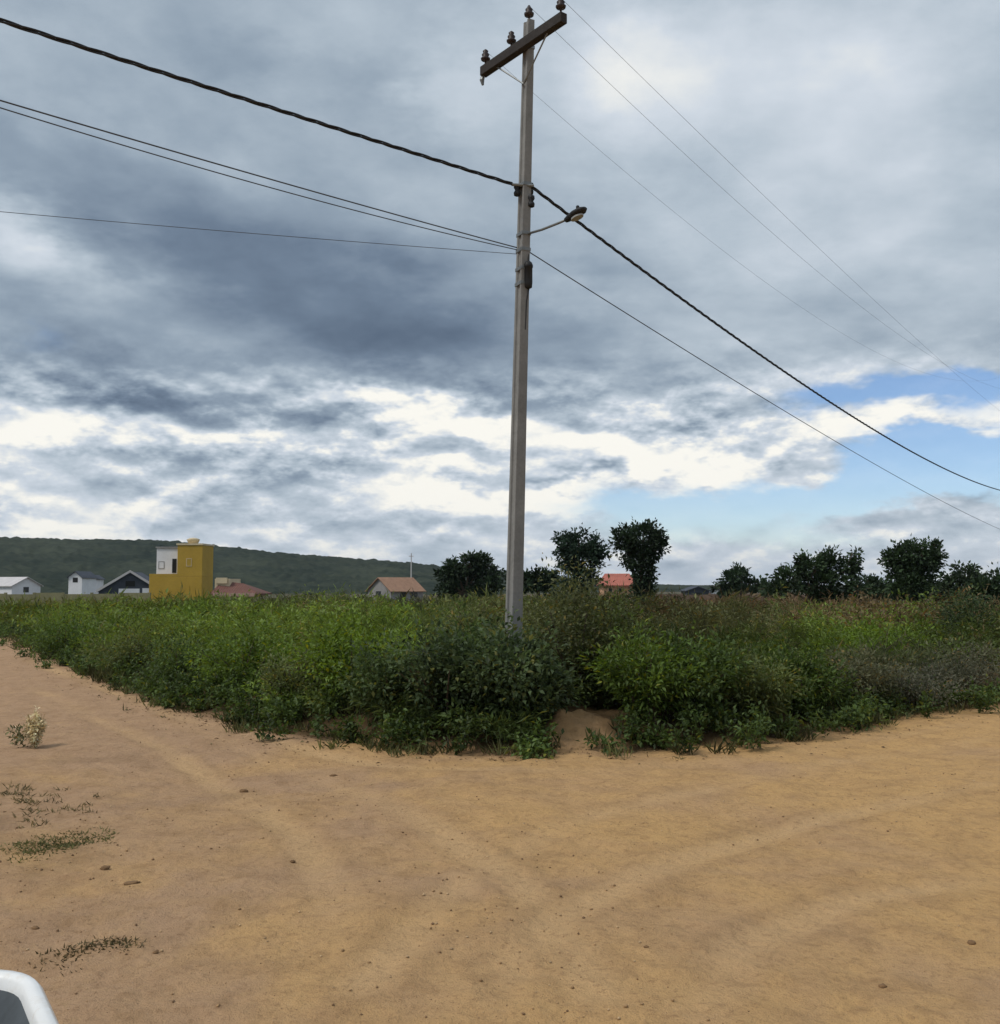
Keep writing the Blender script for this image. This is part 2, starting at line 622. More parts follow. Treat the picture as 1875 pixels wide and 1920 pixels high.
def arc_pts(pts, n=60):
    P = np.array(pts, float)
    t = np.linspace(0, len(P) - 1, n)
    out = []
    for k in range(2):
        out.append(np.interp(t, np.arange(len(P)), P[:, k]))
    q = np.array(out).T
    for _ in range(6):
        q[1:-1] = (q[:-2] + 2 * q[1:-1] + q[2:]) / 4
    return q


for pix in ([(60, 1290), (300, 1400), (560, 1560), (640, 1700), (700, 1900)],
            [(140, 1265), (420, 1390), (760, 1520), (1000, 1680), (1150, 1920)],
            [(1840, 1385), (1500, 1440), (1100, 1530), (860, 1660), (640, 1900)],
            [(1840, 1470), (1500, 1540), (1250, 1620), (1040, 1720), (900, 1910)],
            [(1860, 1640), (1600, 1680), (1400, 1760), (1300, 1920)],
            [(60, 1240), (330, 1345), (700, 1440), (1100, 1450), (1500, 1410), (1850, 1345)]):
    TRACKS.append(arc_pts([on_ground(*p) for p in pix]))


def track_field(x, y):
    f = np.zeros(np.shape(x))
    edge = np.zeros(np.shape(x))
    tread = np.zeros(np.shape(x))
    for k, q in enumerate(TRACKS):
        run, along = 0.0, np.zeros(np.shape(x))
        best = np.full(np.shape(x), 1e9)
        for (ax, ay), (bx, by) in zip(q[:-1:3], q[3::3]):
            dx, dy = bx - ax, by - ay
            t = np.clip(((x - ax) * dx + (y - ay) * dy) / (dx * dx + dy * dy + 1e-9), 0, 1)
            dd = np.hypot(x - ax - t * dx, y - ay - t * dy)
            sl = math.hypot(dx, dy)
            along = np.where(dd < best, run + t * sl, along)
            run += sl
            best = np.minimum(best, dd)
        worn = sstep(fbm(np.asarray(x) * 0.6, np.asarray(y) * 0.6, 140 + k, 3), -0.25, 0.3)
        tread = np.maximum(tread, np.exp(-(best / 0.10) ** 4) * worn * (0.5 + 0.5 * np.sin(along * 2 * math.pi / 0.085 + 34 * best)))
        edge = np.maximum(edge, np.exp(-((best - 0.17) / 0.055) ** 2) * worn)
        best = best + 0.05 * fbm(np.asarray(x) * 1.3, np.asarray(y) * 1.3, 40 + k, 3)
        f = np.maximum(f, np.exp(-(best / 0.13) ** 2) * (0.25 + 0.75 * worn))
    return f, edge, tread


def height(x, y, detail=True):
    x = np.asarray(x, float)
    y = np.asarray(y, float)
    r = np.hypot(x, y)
    sd = lot_sd(x, y) + 0.16 * fbm(x * 1.7, y * 1.7, 3, 3)
    z = -0.022 * np.clip(r - 34, 0, 66) - 0.006 * np.clip(r - 100, 0, 300)
    bank = 0.20 * sstep(sd, -0.05, 0.55) + 0.12 * sstep(sd, 0.5, 4.0)
    z = z + bank
    z = z + 0.15 * np.exp(-(((x - MOUND[0]) / 0.34) ** 2 + ((y - MOUND[1]) / 0.40) ** 2) ** 2.0) * (1 + 0.9 * fbm(x * 4, y * 4, 44, 4))
    if detail:
        near = 1 - sstep(r, 25, 60)
        z = z + near * (0.05 * fbm(x * 0.5, y * 0.5, 21, 3) + 0.022 * fbm(x * 2.3, y * 2.3, 22, 3) + 0.016 * fbm(x * 8, y * 8, 23, 3) + 0.009 * np.maximum(fbm(x * 19, y * 19, 24, 2), 0.0) * (1 - sstep(r, 10, 16)))
        tr, te, tt = track_field(x, y)
        z = z - near * (0.012 * tr - 0.007 * te - 0.0045 * tt)
        z = z + near * 0.020 * sstep(sd, -0.9, -0.25) * (1 - sstep(sd, -0.25, 0.1)) * (0.6 + fbm(x * 3, y * 3, 31, 3))
    return z


def build_ground():
    th = np.concatenate([np.linspace(-math.pi, -0.62, 70, endpoint=False), np.linspace(-0.62, 0.62, 480, endpoint=False),
                         np.linspace(0.62, math.pi, 71)])
    r = [0.0, 0.3, 0.6]
    while r[-1] < 4500:
        q = r[-1]
        r.append(q + (0.05 if q < 3 else max(0.022, 0.0042 * q) if q < 14 else 0.011 * q if q < 45 else 0.06 * q))
    r = np.array(r)
    TH, RR = np.meshgrid(th, r)
    X, Y = RR * np.sin(TH), RR * np.cos(TH)
    Z = height(X, Y)
    nt = len(th)
    V = np.stack([X.ravel(), Y.ravel(), Z.ravel()], 1)
    i, j = np.meshgrid(np.arange(len(r) - 1), np.arange(nt - 1), indexing='ij')
    a = (i * nt + j).ravel()
    Fq = np.stack([a, a + 1, a + 1 + nt, a + nt], 1)
    sd = lot_sd(V[:, 0], V[:, 1])
    tr, te, tt = track_field(V[:, 0], V[:, 1])
    litter = sstep(sd + 0.35 * fbm(V[:, 0] * 2.2, V[:, 1] * 2.2, 61, 3), -0.22, 0.14)  # litter, spread over the bank to paint the shade line under the bushes
    md = np.hypot((V[:, 0] - MOUND[0]) / 0.36, (V[:, 1] - MOUND[1] + 0.2) / 0.75)
    litter = litter * (0.22 + 0.78 * sstep(md + 0.5 * fbm(V[:, 0] * 4, V[:, 1] * 4, 63, 3), 0.7, 1.2))
    # scraps of trodden grass and litter on the road by the left-hand verge
    verge = sstep(fbm(V[:, 0] * 1.5, V[:, 1] * 1.5, 71, 4), 0.12, 0.6) * np.exp(-((V[:, 0] + 3.2) / 1.2) ** 2) * sstep(V[:, 1], 12, 8) * 0.35
    far = sstep(np.hypot(V[:, 0], V[:, 1]), 45, 80)
    C = np.stack([tr, np.maximum(litter, verge), far, te * 0.8 + tt * 0.3], 1)
    fsd = sd[Fq].mean(1)
    for name, sel, mat in (('dirt_road', fsd <= 0, M['dirt']), ('lot_ground', fsd > 0, M['lot'])):
        q = Fq[sel]
        used = np.unique(q)
        remap = np.full(len(V), -1, np.int64)
        remap[used] = np.arange(len(used))
        o = mesh_obj(name, V[used], remap[q], mat, smooth=True, cols=C[used])
        tag(o, kind='structure')


build_ground()


# ------------------------------------------------------------------ distant wooded ridge
def build_ridge():
    prof = [(-900, 985), (-300, 992), (0, 1003), (200, 1011), (330, 1017), (500, 1029), (650, 1042), (800, 1056), (900, 1064),
            (1000, 1072), (1230, 1088), (1400, 1092), (1700, 1091), (2200, 1086), (2900, 1080)]
    pa = [math.atan((p[0] - CX) / F) for p in prof]
    ph = [(1095 - p[1]) / F for p in prof]
    na, nr = 900, 70
    az = np.linspace(-0.85, 0.85, na)
    t = np.linspace(0, 1, nr)
    A, T_ = np.meshgrid(az, t)
    crest = np.interp(A, pa, ph) * np.cos(A)
    D0, D1 = 420.0, 900.0
    D = D0 + (D1 - D0) * T_
    top = crest * D1 + CAM_Z - 4.0
    Z = -4.5 + (top + 4.5) * sstep(T_, 0.0, 0.92) ** 1.2
    Z = np.where(T_ > 0.93, top - (T_ - 0.93) * 60, Z)
    X, Y = D * np.sin(A), D * np.cos(A)
    Z = Z + 4.0 * fbm(X / 90, Y / 90, 5, 3) * sstep(T_, 0.05, 0.5) * np.clip((top - 2) / 20, 0.1, 1)
    cr = np.abs(vnoise(X / 5.0, Y / 7.0, 8)) * 2
    Z = Z + (2.2 * cr + 1.5 * vnoise(X / 2.6, Y / 3.0, 9)) * np.clip((top + 2) / 14, 0.35, 1)
    V = np.stack([X.ravel(), Y.ravel(), Z.ravel()], 1)
    i, j = np.meshgrid(np.arange(nr - 1), np.arange(na - 1), indexing='ij')
    a = (i * na + j).ravel()
    Fq = np.stack([a, a + 1, a + 1 + na, a + na], 1)
    m, T, b = material('far_forest')
    c = coords(T)
    n = T.noise(c, 0.12, 5, 0.7)
    n2 = T.noise(c, 0.02, 4, 0.6)
    f = T.m('ADD', T.m('MULTIPLY', n, 0.5), T.m('MULTIPLY', n2, 0.5))
    T.l.new(T.ramp(f, [(0.40, (0.018, 0.027, 0.020)), (0.62, (0.052, 0.062, 0.042))]), b.inputs['Base Color'])
    b.inputs['Roughness'].default_value = 1.0
    b.inputs['Specular IOR Level'].default_value = 0.0
    o = mesh_obj('hill', V, Fq, m, smooth=True)
    tag(o, kind='structure')


build_ridge()


# ------------------------------------------------------------------ leaves
def make_leaves(P, axis, normal, L, W, cols):
    """folded diamond leaves; P base points, axis direction of growth"""
    n = len(P)
    axis = axis / (np.linalg.norm(axis, axis=1, keepdims=True) + 1e-9)
    side = np.cross(axis, normal)
    side /= np.linalg.norm(side, axis=1, keepdims=True) + 1e-9
    nrm = np.cross(side, axis)
    L, W = L[:, None], W[:, None]
    mid = P + axis * L * 0.45
    tip = P + axis * L - nrm * L * 0.16
    l_ = mid + side * W * 0.5 + nrm * W * 0.18
    r_ = mid - side * W * 0.5 + nrm * W * 0.18
    V = np.stack([P, r_, tip, l_], 1).reshape(-1, 3)
    k = np.arange(n)[:, None] * 4
    Fc = np.concatenate([k + np.array([[0, 1, 2]]), k + np.array([[0, 2, 3]])], 0)
    C = np.repeat(cols, 4, 0)
    return V, Fc, C


def shoots(base, h, w, ns, per, leafL, leafW, col, g, lean=0.35, droop=0.25, jitter=0.22, spray=1.0):
    """one clump: ns stems fanning out of base, per leaves on each. returns leaf arrays"""
    k = ns * per
    ph = g.uniform(0, 2 * math.pi, ns)
    out = np.sqrt(g.uniform(0.0, 1, ns))
    hh = h * (1 - 0.42 * out ** 2) * g.uniform(0.72, 1.12, ns)
    tipx, tipy = np.cos(ph) * out * w * 0.5, np.sin(ph) * out * w * 0.5
    t = np.clip(g.beta(1.9, 1.05, (ns, per)), 0.06, 1)
    sx = tipx[:, None] * (t * 0.55 + 0.45 * t ** 2)
    sy = tipy[:, None] * (t * 0.55 + 0.45 * t ** 2)
    sz = hh[:, None] * t - droop * out[:, None] * hh[:, None] * t ** 3 * 0.4
    bx = g.normal(0, w * 0.07, ns)[:, None]
    by = g.normal(0, w * 0.07, ns)[:, None]
    tw = 0.11 * w * spray * (0.4 + t)
    off = g.normal(0, 1, (ns, per, 3))
    off /= np.linalg.norm(off, axis=2, keepdims=True)
    P = np.stack([sx + bx, sy + by, sz], 2) + off * tw[..., None] * g.uniform(0.1, 1, (ns, per))[..., None]
    P = P.reshape(-1, 3)
    P[:, 2] = np.maximum(P[:, 2], 0.01)
    ax = off.reshape(-1, 3) + np.array([0, 0, 0.25]) + g.normal(0, 0.35, (k, 3))
    ax += np.stack([np.repeat(np.cos(ph) * out, per), np.repeat(np.sin(ph) * out, per), np.zeros(k)], 1) * 0.5
    nr = np.array([0, 0, 1.0]) + g.normal(0, 0.45, (k, 3))
    sc = g.uniform(0.6, 1.25, k)
    sh = np.repeat(g.normal(0, jitter, ns), per) + g.normal(0, jitter * 0.8, k)
    C = np.clip(np.asarray(col)[None, :] * (1 + sh[:, None]), 0.006, 0.9)
    yel = (g.uniform(0, 1, k) < 0.05) & (C[:, 0] < 0.2)
    C[yel] = C[yel] * np.array([1.9, 1.35, 0.9])
    V, Fc, CC = make_leaves(P, ax, nr, leafL * sc, leafW * sc, C)
    return V + np.array(base)[None, :], Fc, CC


def merge(parts):
    vs, fs, cs, k = [], [], [], 0
    for V, Fc, C in parts:
        vs.append(V)
        fs.append(Fc + k)
        cs.append(C)
        k += len(V)
    return np.concatenate(vs), np.concatenate(fs), np.concatenate(cs)


GREEN = np.array((0.082, 0.130, 0.030))
VIVID = np.array((0.135, 0.205, 0.036))
DARK = np.array((0.066, 0.096, 0.040))
OLIVE = np.array((0.125, 0.130, 0.052))
DRY = np.array((0.185, 0.115, 0.068))
GREY = np.array((0.135, 0.135, 0.092))


def ground_z(x, y, fine=False):
    return float(height(np.array([x]), np.array([y]), fine)[0])


def zone_color(x, y, n1, n2):
    """plant colour by where it grows"""
    px = CX + F * x / y
    c = GREEN + (OLIVE - GREEN) * np.clip(0.5 + 1.3 * n1, 0, 1)
    if px < 780:
        c = c * 0.45 + VIVID * 0.55 if n2 > -0.12 else c
    if 1500 < px < 1800 and 12.5 < y < 30:
        c = c * 0.4 + VIVID * 0.6
    if px > 1220 and y > 22 and n2 > -0.2:
        c = c * 0.3 + DRY * 0.7
    if 470 < px < 830 and y > 34:
        c = c * 0.35 + np.array((0.060, 0.050, 0.040)) * 0.65
    if px <= 330 and y > 40:
        c = c * 0.4 + np.array((0.16, 0.155, 0.04)) * 0.6
    if px > 1560 and y < 15.5:
        c = c * 0.4 + GREY * 0.6
    if 700 < px < 1150 and y < 14:
        c = c * 0.6 + DARK * 0.4
    return c


# ---- shrubs at the edge, each a plant of its own
def shrub(px, py, Y, h, w, col, label, leaf=(0.085, 0.045), ns=46, per=52, seed=1, spray=1.0, group='bushes along the edge of the lot', name='shrub', droop=0.25):
    g = np.random.default_rng(seed)
    x = (px - CX) / F * Y
    z = ground_z(x, Y)
    root = empty(name, (x, Y, z))
    tag(root, label, 'shrub', group)
    parts = [shoots((0, 0, 0), h, w, ns, per, leaf[0], leaf[1], col, g, spray=spray, droop=droop)]
    # a few shoots that stand clear of the mass
    parts.append(shoots((0, 0, 0), h * 1.18, w * 0.8, max(4, ns // 6), per // 2, leaf[0] * 0.85, leaf[1] * 0.85, col * 1.1, g, spray=0.45))
    V, Fc, C = merge(parts)
    mesh_obj('foliage', V, Fc, M['leaf'], root, cols=C)
    mb = MB()
    for k in range(9):
        a = g.uniform(0, 6.28)
        o = math.sqrt(g.uniform(0, 1))
        e = (math.cos(a) * o * w * 0.4, math.sin(a) * o * w * 0.4, h * 0.85 * (1 - 0.35 * o))
        s = (g.normal(0, w * 0.05), g.normal(0, w * 0.05), -0.06)
        mb.tube([s, (s[0] * 0.5 + e[0] * 0.35, s[1] * 0.5 + e[1] * 0.35, e[2] * 0.5), e], [0.014, 0.010, 0.004], 5)
    mb.build('stems', M['bark'], root)
    return root


SH = [
    # px, depth, height, width, colour, leaf, label
    (955, 10.35, 0.98, 1.35, DARK * 1.15, (0.085, 0.050), 'dark broad-leaved bush right in front of the foot of the concrete pole'),
    (1010, 10.30, 0.62, 0.75, DARK * 1.05, (0.08, 0.05), 'low dark leafy bush just left of the bare earth mound'),
    (895, 10.9, 1.06, 1.2, DARK * 0.5 + GREEN * 0.5, (0.09, 0.045), 'tall dark green bush touching the left side of the pole'),
    (825, 10.45, 0.95, 1.3, DARK * 0.95, (0.08, 0.045), 'darkest bush on the road edge left of the pole'),
    (735, 10.7, 0.80, 1.1, DARK * 0.7 + GREEN * 0.3, (0.075, 0.04), 'shadowy low bush where the left road bends at the corner'),
    (660, 11.5, 1.05, 1.3, VIVID * 0.9, (0.08, 0.04), 'bright yellow-green bush on the left road left of the dark corner bushes'),
    (560, 11.9, 0.72, 1.2, OLIVE * 0.6 + GREEN * 0.4, (0.07, 0.035), 'low olive bush at the road edge beside a pale bare patch'),
    (470, 13.4, 0.95, 1.5, VIVID * 0.6 + GREEN * 0.4, (0.08, 0.04), 'rounded mid-green bush halfway along the left road edge'),
    (355, 14.6, 0.85, 1.5, GREEN * 0.7 + DARK * 0.3, (0.08, 0.035), 'dull green bush on the left road below the yellow house'),
    (250, 17.2, 0.9, 1.7, OLIVE * 0.5 + GREEN * 0.5, (0.085, 0.035), 'olive bush by the left road below the dark gabled roof'),
    (130, 22.0, 1.0, 2.0, GREEN, (0.10, 0.04), 'green bush farthest up the left road, near the picture edge'),
    (1075, 11.6, 1.62, 1.25, OLIVE * 0.75 + DARK * 0.25, (0.075, 0.035), 'tall olive bush directly behind the bare earth mound'),
    (1150, 11.5, 1.30, 1.1, OLIVE * 0.5 + GREEN * 0.5, (0.08, 0.035), 'tall narrow green bush below the round-crowned tree'),
    (1205, 10.55, 0.95, 1.15, GREEN * 0.6 + VIVID * 0.4, (0.09, 0.035), 'fresh green bush standing right of the bare earth mound'),
    (1300, 10.7, 0.88, 1.15, GREEN * 0.75 + DARK * 0.25, (0.085, 0.04), 'dense green bush second from the earth mound along the right road'),
    (1400, 11.0, 0.80, 1.1, OLIVE * 0.5 + GREEN * 0.5, (0.075, 0.035), 'olive-green bush third from the earth mound along the right road'),
    (1495, 11.8, 0.85, 1.1, GREEN * 0.8, (0.08, 0.035), 'mid-green bush where the right road edge starts to climb'),
    (1590, 12.6, 0.72, 1.2, OLIVE * 0.6 + GREY * 0.4, (0.07, 0.03), 'dull olive low bush on the right road edge before the grey weeds'),
    (1700, 13.0, 0.60, 1.3, GREY * 0.9, (0.06, 0.022), 'low grey-green dry weeds on the right road edge'),
    (1790, 13.8, 0.66, 1.3, GREY * 0.7 + OLIVE * 0.2, (0.06, 0.022), 'greyish weeds at the right edge of the picture by the road'),
    (1640, 15.5, 1.05, 1.8, VIVID * 1.0, (0.10, 0.03), 'bright yellow-green weeds behind the grey ones on the right'),
    (1815, 18.5, 1.42, 1.6, DARK * 0.9, (0.09, 0.05), 'dark green bush at the far right edge below the trees'),
]
for k, (px, Y, h, w, col, leaf, label) in enumerate(SH):
    shrub(px, 0, Y, h * (0.88 if px < 600 or px > 1480 else 1.0), w, np.array(col), label, (leaf[0] * 0.78, leaf[1] * 0.78), seed=100 + k, ns=54 if Y < 14 else 46, per=78 if Y < 14 else 56)


# ---- the scrub that fills the lot: one tangled mass
def grassy_dead(x, y, g):
    return y < 34 and g.uniform() < 0.16


def build_scrub():
    g = np.random.default_rng(77)
    parts = []
    bands = [(9.5, 14, 0.58, 22, 36, 0.058, 0.028, 0.85), (14, 21, 0.82, 22, 32, 0.075, 0.032, 1.1), (21, 34, 1.25, 17, 18, 0.13, 0.055, 1.6),
             (34, 58, 1.9, 13, 15, 0.19, 0.085, 2.3), (58, 92, 2.9, 10, 13, 0.30, 0.13, 3.4)]
    for y0, y1, step, ns, per, lL, lW, w in bands:
        xs = np.arange(-0.62 * y1 - 2, 0.62 * y1 + 2, step)
        ys = np.arange(y0, y1, step)
        X, Y = np.meshgrid(xs, ys)
        X = (X + g.uniform(-0.45, 0.45, X.shape) * step).ravel()
        Y = (Y + g.uniform(-0.45, 0.45, Y.shape) * step).ravel()
        sd = lot_sd(X, Y)
        keep = (sd > 0.22) & (np.abs(X / Y) < 0.60)
        keep &= (np.abs(X / Y) < 0.56) | (Y < 30)
        keep &= np.hypot((X - MOUND[0]) / 0.42, (Y - MOUND[1] + 0.1) / 0.75) > 1
        X, Y, sd = X[keep], Y[keep], sd[keep]
        Z = height(X, Y, True)
        n1 = fbm(X / 2.4, Y / 2.4, 81, 3)
        n2 = fbm(X / 6.0, Y / 6.0, 82, 2)
        for x, y, z, s, a, b in zip(X, Y, Z, sd, n1, n2):
            grow = 0.42 + 0.58 * float(sstep(np.array(s), 0.1, 1.6))
            # the top of the scrub keeps a little under eye level and dips with the land
            ceil = (0.90 if y < 14 else 1.06 if y < 21 else 1.18) - z if y < 34 else (CAM_Z - 0.0150 * y - z)
            px = CX + F * x / y
            if 980 < px < 1220 and y < 24:
                ceil += 0.32 * math.exp(-((px - 1085) / 80) ** 2)
            if 900 < px < 985 and y < 11.2:
                ceil *= 0.8
            if px > 1740 and y > 16:
                ceil += 0.2
            if px > 1215 and y >= 34:
                ceil -= 0.0050 * y
            if px < 300 and y >= 34:
                ceil -= 0.0045 * y
            if px < 560 and y < 34:
                ceil *= 0.84
            if px > 1480 and y < 16:
                ceil *= 0.80
            h = max(0.30, ceil * grow * (1 + 1.25 * a + 0.4 * b) * g.uniform(0.70, 1.10))
            h = min(h, ceil * 1.22)
            tall = y < 26 and g.uniform() < 0.13
            if tall:
                h *= 1.36
            if grassy_dead(x, y, g):
                parts.append(shoots((x, y, z), h * 1.15, w * 0.5, 5, 10, lL * 1.6, lW * 0.25, np.array((0.30, 0.24, 0.12)) * g.uniform(0.6, 1.1), g, spray=0.35))
            tone = float(vnoise(x / (0.09 * y + 0.3), y / (0.16 * y), 83))  # random clump tone; its dark patches also paint shaded hollows into the leaves
            col = zone_color(x, y, a, b) * g.uniform(0.78, 1.2) * (1 + 1.1 * tone)
            grassy = g.uniform() < 0.48
            parts.append(shoots((x, y, z - 0.02), h, w * (0.45 if tall else g.uniform(0.8, 1.2)), ns // 3 if tall else ns, per, lL * (2.3 if grassy else 1), lW * (0.30 if grassy else 1.0), col, g,
                                spray=0.7 if grassy else 1.0))
    V, Fc, C = merge(parts)
    o = mesh_obj('scrub', V, Fc, M['leaf'], cols=C)
    tag(o, 'tangled green weeds and scrub filling the corner lot', 'scrub', kind='stuff')
    print('scrub tris', len(Fc))


build_scrub()


# ---- low weeds creeping over the bank, and grass scraps on the road
def grass_parts(x, y, n, L, spread, col, g, lean=0.6, wide=0.012, fine=False):
    z = 0.0
    ang = g.uniform(0, 6.28, n)
    rr = spread * np.sqrt(g.uniform(0, 1, n))
    P = np.stack([x + np.cos(ang) * rr, y + np.sin(ang) * rr * 0.7, np.full(n, z - 0.005)], 1)
    P[:, 2] = height(P[:, 0], P[:, 1], fine) - 0.008
    ax = np.stack([g.normal(0, lean, n), g.normal(0, lean, n), np.ones(n)], 1)
    nr = g.normal(0, 1, (n, 3))
    sc = g.uniform(0.5, 1.2, n)
    C = np.clip(np.asarray(col)[None] * (1 + g.normal(0, 0.22, n)[:, None]), 0.01, 0.9)
    return make_leaves(P, ax, nr, L * sc, wide * (0.7 + sc * 0.5), C)


def build_bank_weeds():
    g = np.random.default_rng(9)
    parts = []
    for (ax, ay), (bx, by) in zip(EDGE_A[1:-2], EDGE_A[2:-1]):
        d = math.hypot(bx - ax, by - ay)
        for _ in range(int(d * 17)):
            t = g.uniform()
            x, y = ax + (bx - ax) * t, ay + (by - ay) * t
            nx, ny = -(by - ay) / d, (bx - ax) / d
            o = g.normal(0.06, 0.26)
            if float(lot_sd(np.array([x + nx * 0.2]), np.array([y + ny * 0.2]))[0]) < 0:
                nx, ny = -nx, -ny
            x, y = x + nx * o, y + ny * o
            if (math.hypot((x - MOUND[0]) / 0.34, (y - MOUND[1]) / 0.8) < 1 and g.uniform() < 0.82) or abs(x / y) > 0.6:
                continue
            if g.uniform() < 0.5:
                parts.append(grass_parts(x, y, 22, 0.16 if y < 16 else 0.25, 0.12, OLIVE * g.uniform(0.5, 1.3), g))
            else:
                z = ground_z(x, y)
                parts.append(shoots((x, y, z), g.uniform(0.14, 0.45), g.uniform(0.3, 0.6), 9, 16, 0.06, 0.032, (GREEN * 0.7 + DARK * 0.3) * g.uniform(0.6, 1.2), g))
    V, Fc, C = merge(parts)
    o = mesh_obj('bank_weeds', V, Fc, M['leaf'], cols=C)
    tag(o, 'low weeds and grass creeping over the bank along both roads', 'weeds', kind='stuff')


build_bank_weeds()


# ------------------------------------------------------------------ trees
def tree(px_c, Y, crown, trunk_px, base_py, label, col, seed, leafs=2600, leaf=0.16, trunk_r=0.10, lobes=None, name='tree'):
    """crown: list of (px, py, rx_px, ry_px) lobes measured on the photograph"""
    g = np.random.default_rng(seed)
    k = Y / F
    bx = (px_c - CX) * k
    bz = ground_z(bx, Y)
    root = empty(name, (bx, Y, bz))
    tag(root, label, 'tree', 'trees behind the lot')
    lob = []
    for (px, py, rx, ry) in crown:
        p = at(px, py, Y)
        lob.append((np.array([p[0] - bx, g.normal(0, rx * k * 0.25), p[2] - bz]), rx * k, ry * k))
    wts = np.array([a[1] * a[2] for a in lob])
    wts = wts / wts.sum()
    P, AX, C = [], [], []
    for (c, rx, rz), wt in zip(lob, wts):
        n = int(leafs * 2.1 * wt)
        nc = max(8, n // 40)
        d = g.normal(0, 1, (nc, 3))
        d /= np.linalg.norm(d, axis=1, keepdims=True)
        rr = g.uniform(0.05, 1.0, nc) ** 0.5 * g.uniform(0.74, 1.24, nc)
        cc = c + d * rr[:, None] * np.array([rx, rx * 0.9, rz])
        idx = g.integers(0, nc, n)
        o = g.normal(0, 1, (n, 3)) * (0.17 * min(rx, rz) + 0.04)
        P.append(cc[idx] + o)
        AX.append(o + d[idx] * 0.3 * rx + g.normal(0, 0.05, (n, 3)))
        sh = g.normal(0, 0.25, nc)[idx] + g.normal(0, 0.15, n)
        C.append(np.clip(np.asarray(col)[None] * (1 + sh[:, None]), 0.004, 1))
    P, AX, C = np.concatenate(P), np.concatenate(AX), np.concatenate(C)
    n = len(P)
    sc = g.uniform(0.55, 1.3, n)
    V, Fc, CC = make_leaves(P, AX, g.normal(0, 1, (n, 3)) + np.array([0, 0, 0.8]), leaf * sc, leaf * 0.6 * sc, C)
    mesh_obj('crown', V, Fc, M['leaf_far'], root, cols=CC)
    mb = MB()
    low = min(l[0][2] - l[2] * 0.5 for l in lob)
    fork = max(0.35, low)
    mb.tube([(0, 0, -0.2), (g.normal(0, 0.03), 0, fork * 0.5), (g.normal(0, 0.05), 0, fork)], [trunk_r * 1.35, trunk_r, trunk_r * 0.85], 9)
    for (c, rx, rz) in lob:
        mb.tube([(0, 0, fork * 0.95), tuple(np.array([0, 0, fork]) * 0.5 + c * 0.5 + g.normal(0, 0.06, 3)), tuple(c)], [trunk_r * 0.7, trunk_r * 0.45, trunk_r * 0.15], 6)
        for _ in range(5):
            d = g.normal(0, 1, 3)
            d /= np.linalg.norm(d)
            e = c + d * np.array([rx, rx, rz]) * 0.8
            mb.tube([tuple(c * 0.8 + np.array([0, 0, fork]) * 0.2), tuple((c + e) / 2 + g.normal(0, 0.05, 3)), tuple(e)], [trunk_r * 0.25, trunk_r * 0.15, trunk_r * 0.06], 5)
    mb.build('trunk', M['bark'], root)
    return root


TD = np.array((0.030, 0.052, 0.024))
tree(1086, 46, [(1062, 1045, 24, 26), (1085, 1022, 30, 24), (1115, 1030, 22, 24), (1092, 1050, 36, 22), (1060, 1015, 14, 14), (1085, 1085, 38, 22), (1075, 1110, 40, 18)], 0, 0,
     'bushy dark tree left of the lollipop-shaped one, right of the pole', TD * 0.95 + np.array((0, 0.002, 0.008)), 201, 3000, 0.17, 0.10)
tree(1203, 42, [(1178, 1020, 22, 30), (1205, 1008, 34, 24), (1230, 1030, 20, 26), (1205, 1045, 26, 24), (1203, 1075, 20, 24), (1206, 1105, 22, 24), (1206, 1128, 24, 16)], 0, 0,
     'dark lollipop-shaped tree with round crown in front of the salmon house', TD * 0.85, 202, 3600, 0.15, 0.16)
tree(872, 62, [(850, 1068, 26, 22), (880, 1056, 30, 20), (905, 1062, 26, 20), (920, 1078, 26, 16), (838, 1085, 18, 18), (880, 1092, 46, 22), (850, 1105, 30, 18), (915, 1105, 30, 18)], 0, 0,
     'wide dark tree just left of the pole, right of the orange-roofed house', TD, 203, 2600, 0.24, 0.14)
tree(1010, 58, [(985, 1092, 20, 14), (1010, 1086, 24, 14), (1030, 1092, 20, 14)], 0, 0,
     'low dark tree between the pole and the bushy dark tree', TD * 0.9, 204, 1400, 0.22, 0.10)
tree(1388, 70, [(1370, 1090, 24, 14), (1390, 1082, 20, 18), (1415, 1096, 24, 12), (1350, 1104, 26, 10), (1432, 1106, 30, 10)], 0, 0,
     'small dark tree standing alone on the skyline right of the lollipop-shaped one', TD * 1.1, 205, 1300, 0.26, 0.10)
tree(1530, 44, [(1480, 1088, 32, 22), (1520, 1070, 34, 26), (1560, 1062, 30, 24), (1592, 1062, 18, 24), (1540, 1095, 50, 20), (1545, 1125, 30, 20), (1462, 1106, 34, 16), (1606, 1106, 30, 16), (1602, 1044, 9, 12), (1500, 1052, 9, 12)], 0, 0,
     'broad dark tree with feathery top on the right skyline', TD * 1.05 + np.array((0.004, 0.006, 0)), 206, 3600, 0.17, 0.10)
tree(1708, 40, [(1690, 1050, 26, 24), (1720, 1042, 32, 22), (1742, 1050, 20, 28), (1705, 1075, 36, 24), (1700, 1100, 40, 20), (1755, 1026, 8, 10), (1668, 1050, 10, 14)], 0, 0,
     'tall square-crowned dark tree on the right skyline', TD * 1.1 + np.array((0.003, 0.006, 0)), 207, 3600, 0.15, 0.11)
tree(1632, 48, [(1625, 1092, 22, 14), (1645, 1100, 28, 16), (1660, 1112, 30, 14)], 0, 0,
     'small low tree in the gap between the broad tree and the square-crowned one', TD * 1.2, 208, 900, 0.18, 0.07)
